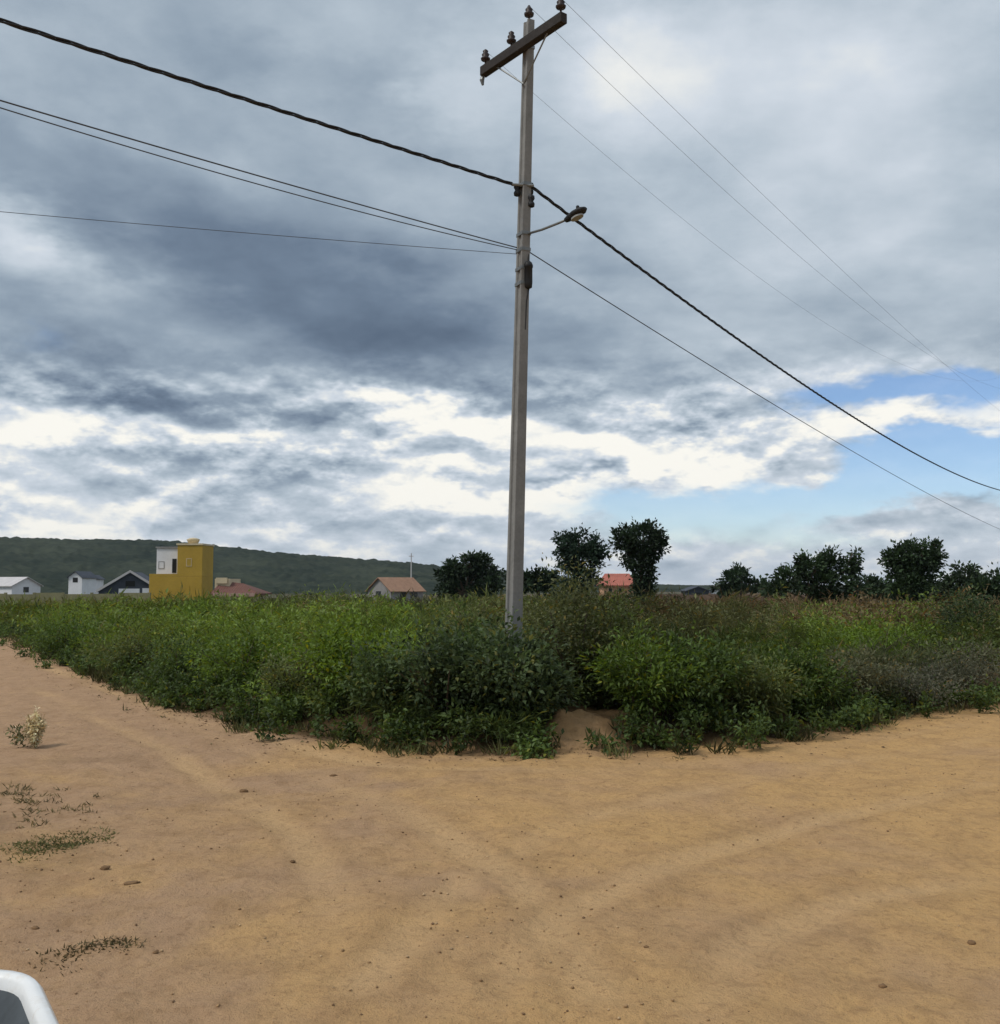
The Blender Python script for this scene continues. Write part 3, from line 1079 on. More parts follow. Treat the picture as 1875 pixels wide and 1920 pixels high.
tree(1806, 45, [(1790, 1092, 22, 18), (1808, 1078, 20, 18), (1830, 1095, 22, 20), (1768, 1104, 28, 16), (1800, 1112, 40, 16)], 0, 0,
     'grey-green tree farthest right on the skyline', TD * 1.3 + np.array((0.008, 0.006, 0.006)), 209, 1500, 0.18, 0.09)
tree(1868, 30, [(1850, 1120, 36, 26), (1890, 1100, 40, 30), (1870, 1150, 40, 30)], 0, 0,
     'dark bushy tree cut by the right edge of the picture', TD * 1.1, 210, 2600, 0.14, 0.10)

# ------------------------------------------------------------------ utility pole
PD = 11.0
foot = at(958, 1370, PD)
top = at(992, 40, PD)
pz0 = ground_z(foot[0], PD)


def pole_at(py):
    """centre of the shaft at a photograph row"""
    z = at(960, py, PD)[2]
    t = (z - foot[2]) / (top[2] - foot[2])
    return np.array([foot[0] + (top[0] - foot[0]) * t, PD, z])


def build_pole():
    root = empty('utility_pole', (foot[0], PD, pz0))
    tag(root, 'tall grey concrete utility pole leaning slightly, rising from bushes at the corner', 'pole')
    o3 = np.array([foot[0], PD, pz0])
    # double-T shaft: flanges with a recessed web, tapering upward, turned to show two faces
    rz = R(27)
    sec = [(-1, -1), (1, -1), (1, -0.52), (0.62, -0.40), (0.62, 0.40), (1, 0.52), (1, 1), (-1, 1), (-1, 0.52), (-0.62, 0.40), (-0.62, -0.40), (-1, -0.52)]
    rings = []
    zs = np.linspace(-0.6, top[2] - pz0, 24)
    for z in zs:
        t = max(0, z) / (top[2] - pz0)
        w, d = 0.068 - 0.026 * t, 0.088 - 0.030 * t
        cx = (top[0] - foot[0]) * ((z + pz0 - foot[2]) / (top[2] - foot[2]))
        ring = []
        for u, v in sec:
            X, Y = u * w, v * d
            ring.append((cx + X * math.cos(rz) - Y * math.sin(rz), X * math.sin(rz) + Y * math.cos(rz), z))
        rings.append(ring)
    mb = MB()
    n = len(sec)
    fs = []
    for i in range(len(rings) - 1):
        for k in range(n):
            a, b = i * n + k, i * n + (k + 1) % n
            fs.append((a, b, b + n, a + n))
    fs.append(tuple(range(n)))
    fs.append(tuple((len(rings) - 1) * n + k for k in reversed(range(n))))
    mb.add([v for r in rings for v in r], fs)
    mb.build('shaft', M['concrete'], root, bevel=0.006)

    def loc(p):
        return tuple(np.array(p) - o3)

    # crossarm with insulators
    a_c = pole_at(92)
    v = np.array([-0.44, 0.58, 0.0])
    side = np.array([0.58, 0.44, 0.0]) / np.linalg.norm([0.58, 0.44])
    c = a_c - side * 0.10
    e0, e1 = c + v, c - v
    arm = MB()
    hh, ww = 0.055, 0.045
    quad = [e0 + side * ww + np.array([0, 0, hh]), e0 - side * ww + np.array([0, 0, hh]), e0 - side * ww - np.array([0, 0, hh]), e0 + side * ww - np.array([0, 0, hh])]
    arm.prism([loc(q) for q in quad], loc(e0), loc(e1))
    ao = arm.build('crossarm', M['wood'], root, bevel=0.006)
    for f in (0.93, 0.25, -0.93):
        p = c + v * f
        ins = MB()
        ins.lathe(loc(p + np.array([0, 0, 0.05])), [(0.012, 0), (0.012, 0.07), (0.050, 0.075), (0.058, 0.095), (0.032, 0.115), (0.046, 0.14), (0.026, 0.165), (0.034, 0.185), (0.012, 0.205)], 10)
        ins.build('insulator', M['porcelain'], root, smooth=True)
    br = MB()
    for f in (0.62, -0.62):
        br.tube([loc(c + v * f + np.array([0, 0, -0.05])), loc(pole_at(160) - side * 0.055)], 0.010, 6)
    br.build('brace', M['galv'], root)
    pin = MB()
    tp = np.array(top)
    pin.lathe(loc(tp + np.array([0, 0, 0.0])), [(0.014, -0.05), (0.014, 0.06), (0.052, 0.065), (0.058, 0.09), (0.03, 0.11), (0.044, 0.135), (0.024, 0.16), (0.012, 0.185)], 10)
    pin.build('insulator', M['porcelain'], root, smooth=True)
    # droop of jumper at the arm's far end
    drp = MB()
    p = c + v * 0.98
    drp.tube([loc(p + np.array([0, 0, -0.03])), loc(p + np.array([-0.02, 0, -0.10])), loc(p + np.array([-0.01, 0, -0.16]))], [0.02, 0.028, 0.014], 8)
    drp.build('arm_end_clamp', M['galv'], root)
    # steel bands
    for py in (92, 348, 440, 470, 505, 533):
        q = pole_at(py)
        t = (q[2] - pz0) / (top[2] - pz0)
        w, d = 0.068 - 0.026 * t + 0.006, 0.088 - 0.030 * t + 0.006
        b = MB()
        l = loc(q)
        b.box(l[0] - w, l[0] + w, l[1] - d, l[1] + d, l[2] - 0.02, l[2] + 0.02, rz, (l[0], l[1]))
        b.build('steel_band', M['galv'], root, bevel=0.003)
    # cable rack with two spools
    for dx, dy, py, dz in ((-0.085, -0.02, 358, 0.0), (0.075, -0.04, 380, 0.0), (0.06, 0.03, 352, 0.0)):
        q = pole_at(py) + np.array([dx, dy, 0])
        s = MB()
        s.lathe(loc(q), [(0.015, -0.07), (0.036, -0.06), (0.040, -0.03), (0.022, 0.0), (0.040, 0.03), (0.036, 0.06), (0.015, 0.07)], 10)
        s.build('spool_insulator', M['black'], root, smooth=True)
    rk = MB()
    q = pole_at(350)
    rk.tube([loc(q + np.array([-0.15, -0.06, 0])), loc(q + np.array([0.10, -0.05, -0.01]))], 0.016, 6)
    rk.build('bracket', M['galv'], root)
    # black splice case strapped to the side of the shaft
    q = (pole_at(517) + np.array([0.062, -0.055, 0]))
    s = MB()
    s.lathe(loc(q), [(0.012, -0.165), (0.040, -0.15), (0.046, -0.10), (0.046, 0.07), (0.052, 0.075), (0.052, 0.10), (0.040, 0.13), (0.015, 0.15)], 12)
    so = s.build('splice_case', M['black'], root, smooth=True)
    cb = MB()
    cb.tube([loc(q + np.array([0, 0, 0.14])), loc(q + np.array([0.0, 0.02, 0.26])), loc(pole_at(478) + np.array([0.06, -0.03, 0]))], 0.008, 6)
    cb.build('drop_cable', M['cable'], so)
    cb = MB()
    cb.tube([loc(q + np.array([0.01, 0, -0.15])), loc(q + np.array([-0.02, 0.0, -0.30])), loc(q + np.array([-0.035, 0.0, -0.62]))], 0.008, 6)
    cb.build('drop_cable', M['cable'], so)
    return root


build_pole()


def build_lamp():
    a = pole_at(441) + np.array([0.05, -0.05, 0])
    b = np.array(at(1066, 410, 10.42))
    root = empty('street_lamp', tuple(a))
    tag(root, 'small street lamp on a thin arm fixed to the concrete pole', 'street lamp')
    d = b - a
    m = MB()
    m.tube([(0, 0, 0), tuple(d * 0.35 + np.array([0, 0, -0.012])), tuple(d * 0.75 + np.array([0, 0, -0.008])), tuple(d)], 0.014, 8)
    m.build('arm', M['galv'], root, smooth=True)
    u = d / np.linalg.norm(d)
    u = u * 0.9 + np.array([0, 0, 0.16])
    u /= np.linalg.norm(u)
    s = np.cross(u, [0, 0, 1])
    s /= np.linalg.norm(s)
    w = np.cross(s, u)
    # tapering luminaire
    prof = [(0.0, 0.030, 0.026), (0.07, 0.050, 0.036), (0.16, 0.066, 0.040), (0.25, 0.060, 0.034), (0.30, 0.030, 0.016)]
    n = 12
    vs, fs = [], []
    for l, rw, rh in prof:
        for k in range(n):
            t = 2 * math.pi * k / n
            vs.append(tuple(d + u * (l - 0.04) + s * rw * math.cos(t) + w * rh * math.sin(t)))
    for i in range(len(prof) - 1):
        for k in range(n):
            p, q = i * n + k, i * n + (k + 1) % n
            fs.append((p, q, q + n, p + n))
    fs += [tuple(range(n)), tuple((len(prof) - 1) * n + k for k in reversed(range(n)))]
    h = MB().add(vs, fs).build('lamp_head', M['black'], root, smooth=True)
    g = MB()
    c = d + u * 0.13 - w * 0.036
    ring = [tuple(c + u * 0.085 * math.cos(t) + s * 0.045 * math.sin(t)) for t in np.linspace(0, 2 * math.pi, 14, endpoint=False)]
    g.prism(ring, (0, 0, 0), tuple(-w * 0.018))
    g.build('lens', M['lampglass'], h)
    ph = MB()
    ph.lathe(tuple(d + u * 0.15 + w * 0.036), [(0.018, 0), (0.018, 0.035), (0.010, 0.042)], 8)
    ph.build('photocell', M['black'], h)


build_lamp()


# ------------------------------------------------------------------ wires
def span(name, start, pix, slope, length, rad, mat, label, strands=1, n=90, group='overhead wires'):
    """a wire hanging in the upright plane through its fixing point; pix are where it is seen in the photograph,
    slope is the plane's bearing dx per unit dy (sign gives the side), length how far it runs"""
    s = np.array(start, float)
    u = np.array(slope, float)
    u /= np.linalg.norm(u)
    S, Z = [], []
    for (px, py) in pix:
        d = ray(px, py)
        # intersect (d*t).xy with the line s + u*q
        A = np.array([[d[0], -u[0]], [d[1], -u[1]]])
        t, q = np.linalg.solve(A, s[:2])
        S.append(q)
        Z.append(CAM_Z + d[2] * t - s[2])
    S, Z = np.array(S), np.array(Z)
    # parabola through the fixing point
    M_ = np.stack([S, S ** 2], 1)
    w, *_ = np.linalg.lstsq(M_, Z, rcond=None)
    if w[1] < 0.0005:
        w[1] = 0.0008
        w[0] = (S @ (Z - w[1] * S ** 2)) / (S @ S)
    q = np.linspace(0, length, n)
    P = np.stack([s[0] + u[0] * q, s[1] + u[1] * q, s[2] + w[0] * q + w[1] * q * q], 1)
    mb = MB()
    if strands == 1:
        mb.tube([tuple(p) for p in P], rad, 6)
    else:
        qq = np.linspace(0, length, n * 5)
        PP = np.stack([s[0] + u[0] * qq, s[1] + u[1] * qq, s[2] + w[0] * qq + w[1] * qq * qq], 1)
        sd = np.array([u[1], -u[0], 0])
        for k in range(strands):
            ph = qq * 2 * math.pi / 0.75 + 2 * math.pi * k / strands
            C = PP + sd[None] * np.cos(ph)[:, None] * rad * 0.95 + np.array([0, 0, 1.0])[None] * np.sin(ph)[:, None] * rad * 0.95
            mb.tube([tuple(p) for p in C], rad * 0.72, 5)
    o = mb.build(name, mat, None, smooth=True)
    tag(o, label, 'cable', group)
    print(name, 'fit', w, 'S', S[[0, -1]])
    return o


RS = (0.69, 1.0)
LS = (-1.12, -1.0)
span('power_cable', pole_at(350) + np.array([-0.145, -0.06, 0.008]), [(830, 300), (640, 240), (470, 190), (250, 122), (70, 60)], LS, 16, 0.0125, M['cable'],
     'thick twisted black cable from the pole to the upper left corner', 3)
span('power_cable', pole_at(352) + np.array([0.08, -0.02, 0.0]), [(1085, 418), (1258, 548), (1478, 705), (1694, 835), (1830, 905)], RS, 40, 0.0125, M['cable'],
     'thick twisted black cable from the pole descending to the right edge', 3, n=120)
span('telephone_cable', pole_at(466) + np.array([-0.07, -0.03, 0]), [(880, 438), (750, 405), (480, 328), (230, 258), (45, 200)], LS, 16, 0.0062, M['thin'],
     'upper of two thin parallel cables from the pole to the left edge', 1)
span('telephone_cable', pole_at(470) + np.array([-0.07, -0.03, 0]), [(880, 447), (750, 417), (480, 344), (230, 272), (45, 216)], LS, 16, 0.0050, M['thin'],
     'lower of two thin parallel cables from the pole to the left edge', 1)
span('drop_wire', pole_at(478) + np.array([-0.07, -0.03, 0]), [(800, 463), (600, 445), (450, 438), (290, 424), (50, 400)], (-1.7, -0.45), 16, 0.0032, M['thin'],
     'thinnest lowest wire running nearly level from the pole to the left edge', 1)
span('telephone_cable', pole_at(474) + np.array([0.07, -0.02, 0]), [(1120, 553), (1300, 655), (1450, 757), (1600, 850)], RS, 40, 0.0062, M['thin'],
     'thin cable below the thick one descending from the pole to the right', 1)
_ac = pole_at(92)
_v = np.array([-0.44, 0.58, 0.0])
_side = np.array([0.58, 0.44, 0.0]) / np.linalg.norm([0.58, 0.44])
_c = _ac - _side * 0.10 + np.array([0, 0, 0.24])
span('line_wire', _c - _v * 0.93, [(1140, 62), (1250, 178), (1350, 284), (1480, 420)], RS, 45, 0.0022, M['alu'],
     'bare wire from the near right end of the crossarm toward the right', 1)
span('line_wire', np.array(top) + np.array([0, 0, 0.18]), [(1060, 85), (1180, 190), (1300, 302), (1400, 395)], RS, 45, 0.0022, M['alu'],
     'bare wire from the top of the pole toward the right', 1)
span('line_wire', _c + _v * 0.93, [(1180, 330), (1300, 425), (1450, 540)], RS, 45, 0.0018, M['alu'],
     'faintest bare wire from the far left end of the crossarm passing behind the pole', 1)


# ------------------------------------------------------------------ houses
def house_root(name, px, Y, label):
    x = (px - CX) / F * Y
    root = empty(name, (x, Y, ground_z(x, Y)))
    return tag(root, label, 'house'), x, ground_z(x, Y)


def zz(py, Y):
    return at(CX, py, Y)[2]


def window(mb_parent, x0, x1, z0, z1, y, frame=None, glass=None, sill=True, name='window'):
    w = MB()
    t = 0.05
    w.box(x0, x1, y - 0.03, y + 0.02, z0, z0 + t).box(x0, x1, y - 0.03, y + 0.02, z1 - t, z1)
    w.box(x0, x0 + t, y - 0.03, y + 0.02, z0 + t, z1 - t).box(x1 - t, x1, y - 0.03, y + 0.02, z0 + t, z1 - t)
    o = w.build(name, frame or M['grey_wall'], mb_parent)
    MB().box(x0 + t, x1 - t, y - 0.012, y + 0.01, z0 + t, z1 - t).build('pane', glass or M['glass'], o)
    return o


def yellow_house():
    Y = 95.0
    k = Y / F
    root, x0, gz = house_root('yellow_house', 340, Y, 'two-storey ochre yellow house with a white upper room and dark slit window')
    X = lambda px: (px - CX) * k - x0
    Z = lambda py: zz(py, Y) - gz
    # ground floor
    MB().box(X(281), X(380), 0, 3.6, -0.6, Z(1081)).build('ground_floor', M['yellow'], root, bevel=0.03)
    MB().box(X(333), X(380), 0.003, 3.6, Z(1081), Z(1022)).build('upper_floor', M['yellow'], root, bevel=0.03)
    up = MB().box(X(286), X(333) - 0.003, 1.2, 3.5, Z(1081) + 0.003, Z(1027)).build('white_room', M['white_wall'], root, bevel=0.03)
    up['label'] = 'white upper room set back over the terrace'
    MB().box(X(286) - 0.08, X(333) - 0.003, 1.1, 3.6, Z(1027), Z(1027) + 0.14).build('roof_slab', M['grey_wall'], root)
    MB().box(X(331), X(381), -0.06, 3.7, Z(1022), Z(1022) + 0.16).build('parapet', M['cream'], root)
    MB().lathe((X(347), 2.5, Z(1022) + 0.16), [(0.42, 0), (0.60, 0.42), (0.62, 0.48), (0.35, 0.60), (0.1, 0.64)], 14).build('water_tank', M['cream'], root, smooth=True)
    window(root, X(316), X(324), Z(1074), Z(1047), 1.2, M['dark'], M['dark'])
    window(root, X(290), X(301), Z(1066), Z(1052), 1.2, M['grey_wall'], M['white_wall'])
    # terrace parapet over the ground floor
    MB().box(X(281), X(333) - 0.01, 0.0, 0.12, Z(1081) + 0.003, Z(1076)).build('terrace_wall', M['yellow'], root)
    window(root, X(350), X(360), Z(1062), Z(1047), 0.0, M['cream'], M['yellow'], name='shutter')
    MB().box(X(344), X(357), -0.04, 0.01, Z(1128), Z(1098)).build('door', M['yellow'], root)


yellow_house()


def red_house():
    Y = 86.0
    k = Y / F
    root, x0, gz = house_root('red_roofed_house', 440, Y, 'low house with dark red tiled roof right of the yellow house')
    X = lambda px: (px - CX) * k - x0
    Z = lambda py: zz(py, Y) - gz
    MB().box(X(406), X(478), 0, 4.5, -0.5, Z(1114)).build('wall', M['cream'], root)
    MB().box(X(396), X(424), 1.3, 5.0, -0.5, Z(1085)).build('upper_wall', M['cream'], root)
    # hipped roof falling to the right and to the front
    ze, zr = Z(1113), Z(1089)
    vs = [(X(398), -0.45, ze), (X(487), -0.45, ze), (X(487), 5.0, ze), (X(398), 5.0, ze), (X(404), 2.2, zr), (X(446), 2.2, Z(1094))]
    vs2 = [(a, b, c - 0.12) for a, b, c in vs[:4]]
    r = MB().add(vs + vs2, [(0, 1, 5, 4), (1, 2, 5), (2, 3, 4, 5), (3, 0, 4), (6, 9, 8, 7), (0, 6, 7, 1), (1, 7, 8, 2), (2, 8, 9, 3), (3, 9, 6, 0)]).build('roof', M['tile_red'], root)
    MB().box(X(404), X(482), -0.52, -0.455, ze - 0.24, ze + 0.05).build('fascia', M['pinkfascia'], r)
    MB().box(X(399), X(420), 1.15, 1.29, Z(1094), Z(1083)).build('parapet', M['cream'], root)
    window(root, X(436), X(443), Z(1131), Z(1123), 0.0, M['dark'], M['dark'])
    MB().box(X(458), X(466), -0.03, 0.02, Z(1140), Z(1123)).build('door', M['grey_wall'], root)


red_house()


def gabled(name, px, Y, w, l, eave, ridge, rz, wall, roofm, label, over=0.35, verge=None, front=None, sink=0.5):
    """small gabled house; gable end faces -Y before turning by rz. heights are world z"""
    root, x0, gz = house_root(name, px, Y, label)
    root.rotation_euler = (0, 0, rz)
    e, r = eave - gz, ridge - gz
    hw = w / 2
    MB().prism([(-hw, 0, -sink), (hw, 0, -sink), (hw, 0, e), (0, 0, r), (-hw, 0, e)], (0, 0, 0), (0, l, 0)).build('wall', wall, root)
    sl = (r - e) / hw
    t = 0.10
    ro = None
    for s in (-1, 1):
        poly = [(0, -over, r + 0.01), (s * (hw + over), -over, e - sl * over + 0.01), (s * (hw + over), -over, e - sl * over + t), (0, -over, r + t + 0.01)]
        ro = MB().prism(poly, (0, 0, 0), (0, l + 2 * over, 0)).build('roof', roofm, root)
    if verge:
        for s in (-1, 1):
            poly = [(0, -over - 0.05, r + 0.03), (s * (hw + over), -over - 0.05, e - sl * over + 0.03 - 0.1), (s * (hw + over), -over - 0.05, e - sl * over + t + 0.15), (0, -over - 0.05, r + t + 0.2)]
            MB().prism(poly, (0, 0, 0), (0, 0.045, 0)).build('verge_board', verge, root)
    return root, e, r, hw


# grey gable, orange tiles
h, e, r, hw = gabled('orange_roofed_house', 712, 130, 4.4, 5.6, zz(1107, 130), zz(1084, 130), R(-42), M['grey_wall'], M['tile_orange'],
                     'small grey gabled house with orange tiled roof left of the pole', 0.3)
MB().box(-0.6, 0.3, -0.03, 0.02, e - 1.1, e - 0.1).build('window', M['glass'], h)
MB().box(hw - 0.02, hw + 0.03, 1.6, 2.6, e - 2.1, e - 0.15).build('door', M['dark'], h)
MB().box(hw - 0.02, hw + 0.03, 3.4, 4.6, e - 1.1, e - 0.2).build('window', M['glass'], h)

# dark roofed house with pale verges, left of the yellow house
h, e, r, hw = gabled('dark_gabled_house', 246, 112, 6.6, 7.0, zz(1108, 112), zz(1074, 112), R(10), M['slate'], M['slate'],  # gable wall takes the roof's slate: its shade is put into the colour
                     'dark house with pale gable edges left of the yellow house', 0.25, M['fascia'])
MB().box(-1.2, 1.0, -0.05, 0.02, e - 0.35, e + 0.25).build('white_panel', M['white_wall'], h)
MB().box(1.3, 2.6, -0.05, 0.02, e - 0.3, e + 0.3).build('white_panel', M['white_wall'], h)
MB().box(-0.5, 0.5, -0.03, 0.02, e + 0.5, e + 1.1).build('vent', M['dark'], h)

# salmon roofed house behind the round tree
Y = 108
root, x0, gz = house_root('salmon_house', 1158, Y, 'salmon-roofed peach house half hidden behind the lollipop-shaped tree')
k = Y / F
X = lambda px: (px - CX) * k - x0
Z = lambda py: zz(py, Y) - gz
MB().box(X(1131), X(1192), 0, 5, -0.5, Z(1096)).build('wall', M['peach'], root)
vs = [(X(1127), -0.4, Z(1097)), (X(1196), -0.4, Z(1097)), (X(1196), 5.4, Z(1097)), (X(1127), 5.4, Z(1097)), (X(1138), 2.4, Z(1075)), (X(1185), 2.4, Z(1075))]
MB().add(vs + [(a, b, c - 0.12) for a, b, c in vs[:4]], [(0, 1, 5, 4), (1, 2, 5), (2, 3, 4, 5), (3, 0, 4), (6, 9, 8, 7), (0, 6, 7, 1), (1, 7, 8, 2), (2, 8, 9, 3), (3, 9, 6, 0)]).build('roof', M['tile_salmon'], root)
window(root, X(1140), X(1148), Z(1112), Z(1102), 0.0, M['cream'], M['glass'])
window(root, X(1158), X(1166), Z(1112), Z(1102), 0.0, M['cream'], M['glass'])

# far white houses at the foot of the ridge
h, e, r, hw = gabled('white_house', 52, 150, 4.8, 6, zz(1098, 150), zz(1083, 150), R(62), M['white_wall'], M['fascia'],
                     'pale white house at the left picture edge below the ridge', 0.3)
MB().box(-0.5, 0.4, -0.03, 0.02, e - 1.0, e - 0.2).build('window', M['glass'], h)
h, e, r, hw = gabled('white_house', 143, 190, 2.7, 5, zz(1082, 190), zz(1072, 190), R(-8), M['white_wall'], M['slate'],
                     'small white house with grey roof below the ridge, left of two', 0.3)
MB().box(-0.5, 0.5, -0.03, 0.02, e - 1.0, e - 0.1).build('window', M['dark'], h)
h, e, r, hw = gabled('white_house', 173, 200, 1.9, 5, zz(1085, 200), zz(1079, 200), R(6), M['white_wall'], M['slate'],
                     'tiny white house below the ridge, right of two', 0.3)
MB().box(-0.5, 0.1, -0.03, 0.02, e - 1.0, e - 0.2).build('window', M['dark'], h)

# mossy boundary wall in front of the houses on the left
Y = 88.0
xa, xb = (-40 - CX) / F * Y, (282 - CX) / F * Y
gz = ground_z((xa + xb) / 2, Y)
root = empty('boundary_wall', ((xa + xb) / 2, Y, gz))
tag(root, 'low pale mossy boundary wall left of the yellow house', 'wall', kind='thing')
hw = (xb - xa) / 2
np_ = 6
for i in range(np_):
    a, b = -hw + 2 * hw * i / np_, -hw + 2 * hw * (i + 1) / np_
    MB().box(a + 0.10, b - 0.10, -0.07, 0.07, -0.4, zz(1113 + 1.6 * math.sin(i * 2.3), Y) - gz).build('wall_panel', M['olive_wall'], root)
for i in range(np_ + 1):
    a = -hw + 2 * hw * i / np_
    MB().box(a - 0.099, a + 0.099, -0.1, 0.1, -0.4, zz(1111, Y) - gz).build('pillar', M['olive_wall'], root)

# long low brown wall behind the reddish weeds on the right
M['brown_wall'] = plain('brown_block_wall', (0.19, 0.128, 0.095), 0.95, 0.3, 0.5)
Y = 96.0
xa, xb = (1226 - CX) / F * Y, (1640 - CX) / F * Y
gz = ground_z((xa + xb) / 2, Y)
root = empty('boundary_wall', ((xa + xb) / 2, Y, gz))
tag(root, 'long low brown boundary wall behind the reddish weeds on the right', 'wall', kind='thing')
hw = (xb - xa) / 2
for i in range(8):
    a, b = -hw + 2 * hw * i / 8, -hw + 2 * hw * (i + 1) / 8
    MB().box(a + 0.10, b - 0.10, -0.07, 0.07, -0.4, zz(1114 + 1.2 * math.sin(i * 1.7), Y) - gz).build('wall_panel', M['brown_wall'], root)
for i in range(9):
    a = -hw + 2 * hw * i / 8
    MB().box(a - 0.099, a + 0.099, -0.1, 0.1, -0.4, zz(1112, Y) - gz).build('pillar', M['brown_wall'], root)

# pale block hut on the far right skyline
h, e, r, hw = gabled('white_hut', 1343, 140, 1.6, 3, zz(1110, 140), zz(1105, 140), 0, M['white_wall'], M['slate'],
                     'tiny pale hut on the skyline right of the lollipop-shaped tree', 0.2)
h, e, r, hw = gabled('dark_shed', 1308, 120, 2.6, 3, zz(1108, 120), zz(1101, 120), R(4), M['slate'], M['slate'],
                     'small black shed on the skyline left of the tiny pale hut', 0.2)
MB().box(-0.4, 0.4, -0.03, 0.02, -0.3, e - 0.2).build('door', M['dark'], h)

# thin far mast
b = at(771, 1075, 260)
root = empty('mast', (b[0], 260, ground_z(b[0], 260)))
tag(root, 'thin pale mast on the ridge line right of the orange-roofed house roof', 'mast')
t = zz(1037, 260) - ground_z(b[0], 260)
MB().tube([(0, 0, -0.3), (0, 0, t)], [0.22, 0.12], 8).build('shaft', M['fascia'], root)
MB().box(-0.6, 0.6, -0.06, 0.06, t - 0.9, t - 0.7).build('crossarm', M['fascia'], root)


# ------------------------------------------------------------------ small things on the road
def clod(px, py, size, label, seed, flat=0.55, stretch=1.0):
    g = np.random.default_rng(seed)
    x, y = on_ground(px, py)
    z = ground_z(x, y, True)
    nu, nv = 9, 14
    vs, fs = [], []
    for i in range(nu + 1):
        th = math.pi * i / nu
        for j in range(nv):
            ph = 2 * math.pi * j / nv
            d = np.array([math.sin(th) * math.cos(ph), math.sin(th) * math.sin(ph), math.cos(th)])
            rr = 1 + 0.55 * float(vnoise(d[0] * 1.7 + seed, d[1] * 1.7 + d[2] * 2.3, seed)) + 0.3 * float(vnoise(d[0] * 4 + seed, d[1] * 4 + d[2] * 5, seed + 1))
            vs.append(tuple(d * rr * size * np.array([stretch, 0.8, flat])))
    for i in range(nu):
        for j in range(nv):
            a, b_ = i * nv + j, i * nv + (j + 1) % nv
            fs.append((a, a + nv, b_ + nv, b_))
    o = mesh_obj('earth_clod', vs, fs, M['stone'], smooth=True)
    o.location = (x, y, z + size * flat * 0.2)
    o.rotation_euler = (0, 0, g.uniform(0, 6))
    tag(o, label, 'clod', 'clods of earth on the dirt road')


clod(458, 1476, 0.034, 'brown clod of earth on the road left of centre, below the olive bushes', 1)
clod(196, 1636, 0.032, 'reddish-brown clod below the strip of trodden grass at the left', 2)
clod(245, 1660, 0.026, 'long flat dark clod right of the reddish one at the left', 3, 0.3, 1.8)
clod(66, 1742, 0.019, 'brown clod above the white vehicle at the left edge', 4)
clod(292, 1782, 0.016, 'small brown clod right of the dark grass clump by the vehicle', 5)
clod(625, 1456, 0.022, 'small clod on the road below the dark corner bushes', 6, 0.5, 1.4)
clod(548, 1620, 0.017, 'lone small clod in the middle left of the road', 7)
clod(1822, 1762, 0.019, 'dark clod near the lower right picture edge', 8)
clod(1655, 1848, 0.016, 'reddish clod on the road at lower right', 9)
clod(1212, 1788, 0.011, 'tiny dark clod on the road below the centre right', 10)


def build_litter():
    g = np.random.default_rng(55)
    parts = []
    P = []
    for (ax, ay), (bx, by) in zip(EDGE_A[1:-2], EDGE_A[2:-1]):
        d = math.hypot(bx - ax, by - ay)
        n = int(d * 70)
        t = g.uniform(0, 1, n)
        nx, ny = (by - ay) / d, -(bx - ax) / d     # road side
        o = np.abs(g.normal(0, 0.42, n)) - 0.1
        P.append(np.stack([ax + (bx - ax) * t + nx * o, ay + (by - ay) * t + ny * o], 1))
        for _ in range(int(d * 1.6)):
            t1, o1 = g.uniform(), abs(g.normal(0, 0.45))
            x, y = ax + (bx - ax) * t1 + nx * o1, ay + (by - ay) * t1 + ny * o1
            if abs(x / y) < 0.58:
                parts.append(grass_parts(x, y, int(g.integers(5, 14)), g.uniform(0.04, 0.11), 0.05, OLIVE * g.uniform(0.7, 1.5), g, 0.9, 0.008))
    P = np.concatenate(P)
    P = P[np.abs(P[:, 0] / P[:, 1]) < 0.58]
    n = len(P)
    Z = height(P[:, 0], P[:, 1]) + 0.004
    ax_ = np.stack([g.normal(0, 1, n), g.normal(0, 1, n), np.abs(g.normal(0, 0.25, n))], 1)
    col = np.array([(0.16, 0.10, 0.05), (0.28, 0.20, 0.10), (0.09, 0.06, 0.035), (0.12, 0.12, 0.05)])[g.integers(0, 4, n)] * g.uniform(0.6, 1.2, (n, 1))
    L = g.uniform(0.015, 0.05, n)
    parts.append(make_leaves(np.stack([P[:, 0], P[:, 1], Z], 1), ax_, np.array([0, 0, 1.0]) + g.normal(0, 0.3, (n, 3)), L, L * 0.45, col))
    V, Fc, C = merge(parts)
    o = mesh_obj('leaf_litter', V, Fc, M['straw'], cols=C)
    tag(o, 'dry fallen leaves and seedlings along the edge of the road', 'leaf litter', kind='stuff')


build_litter()


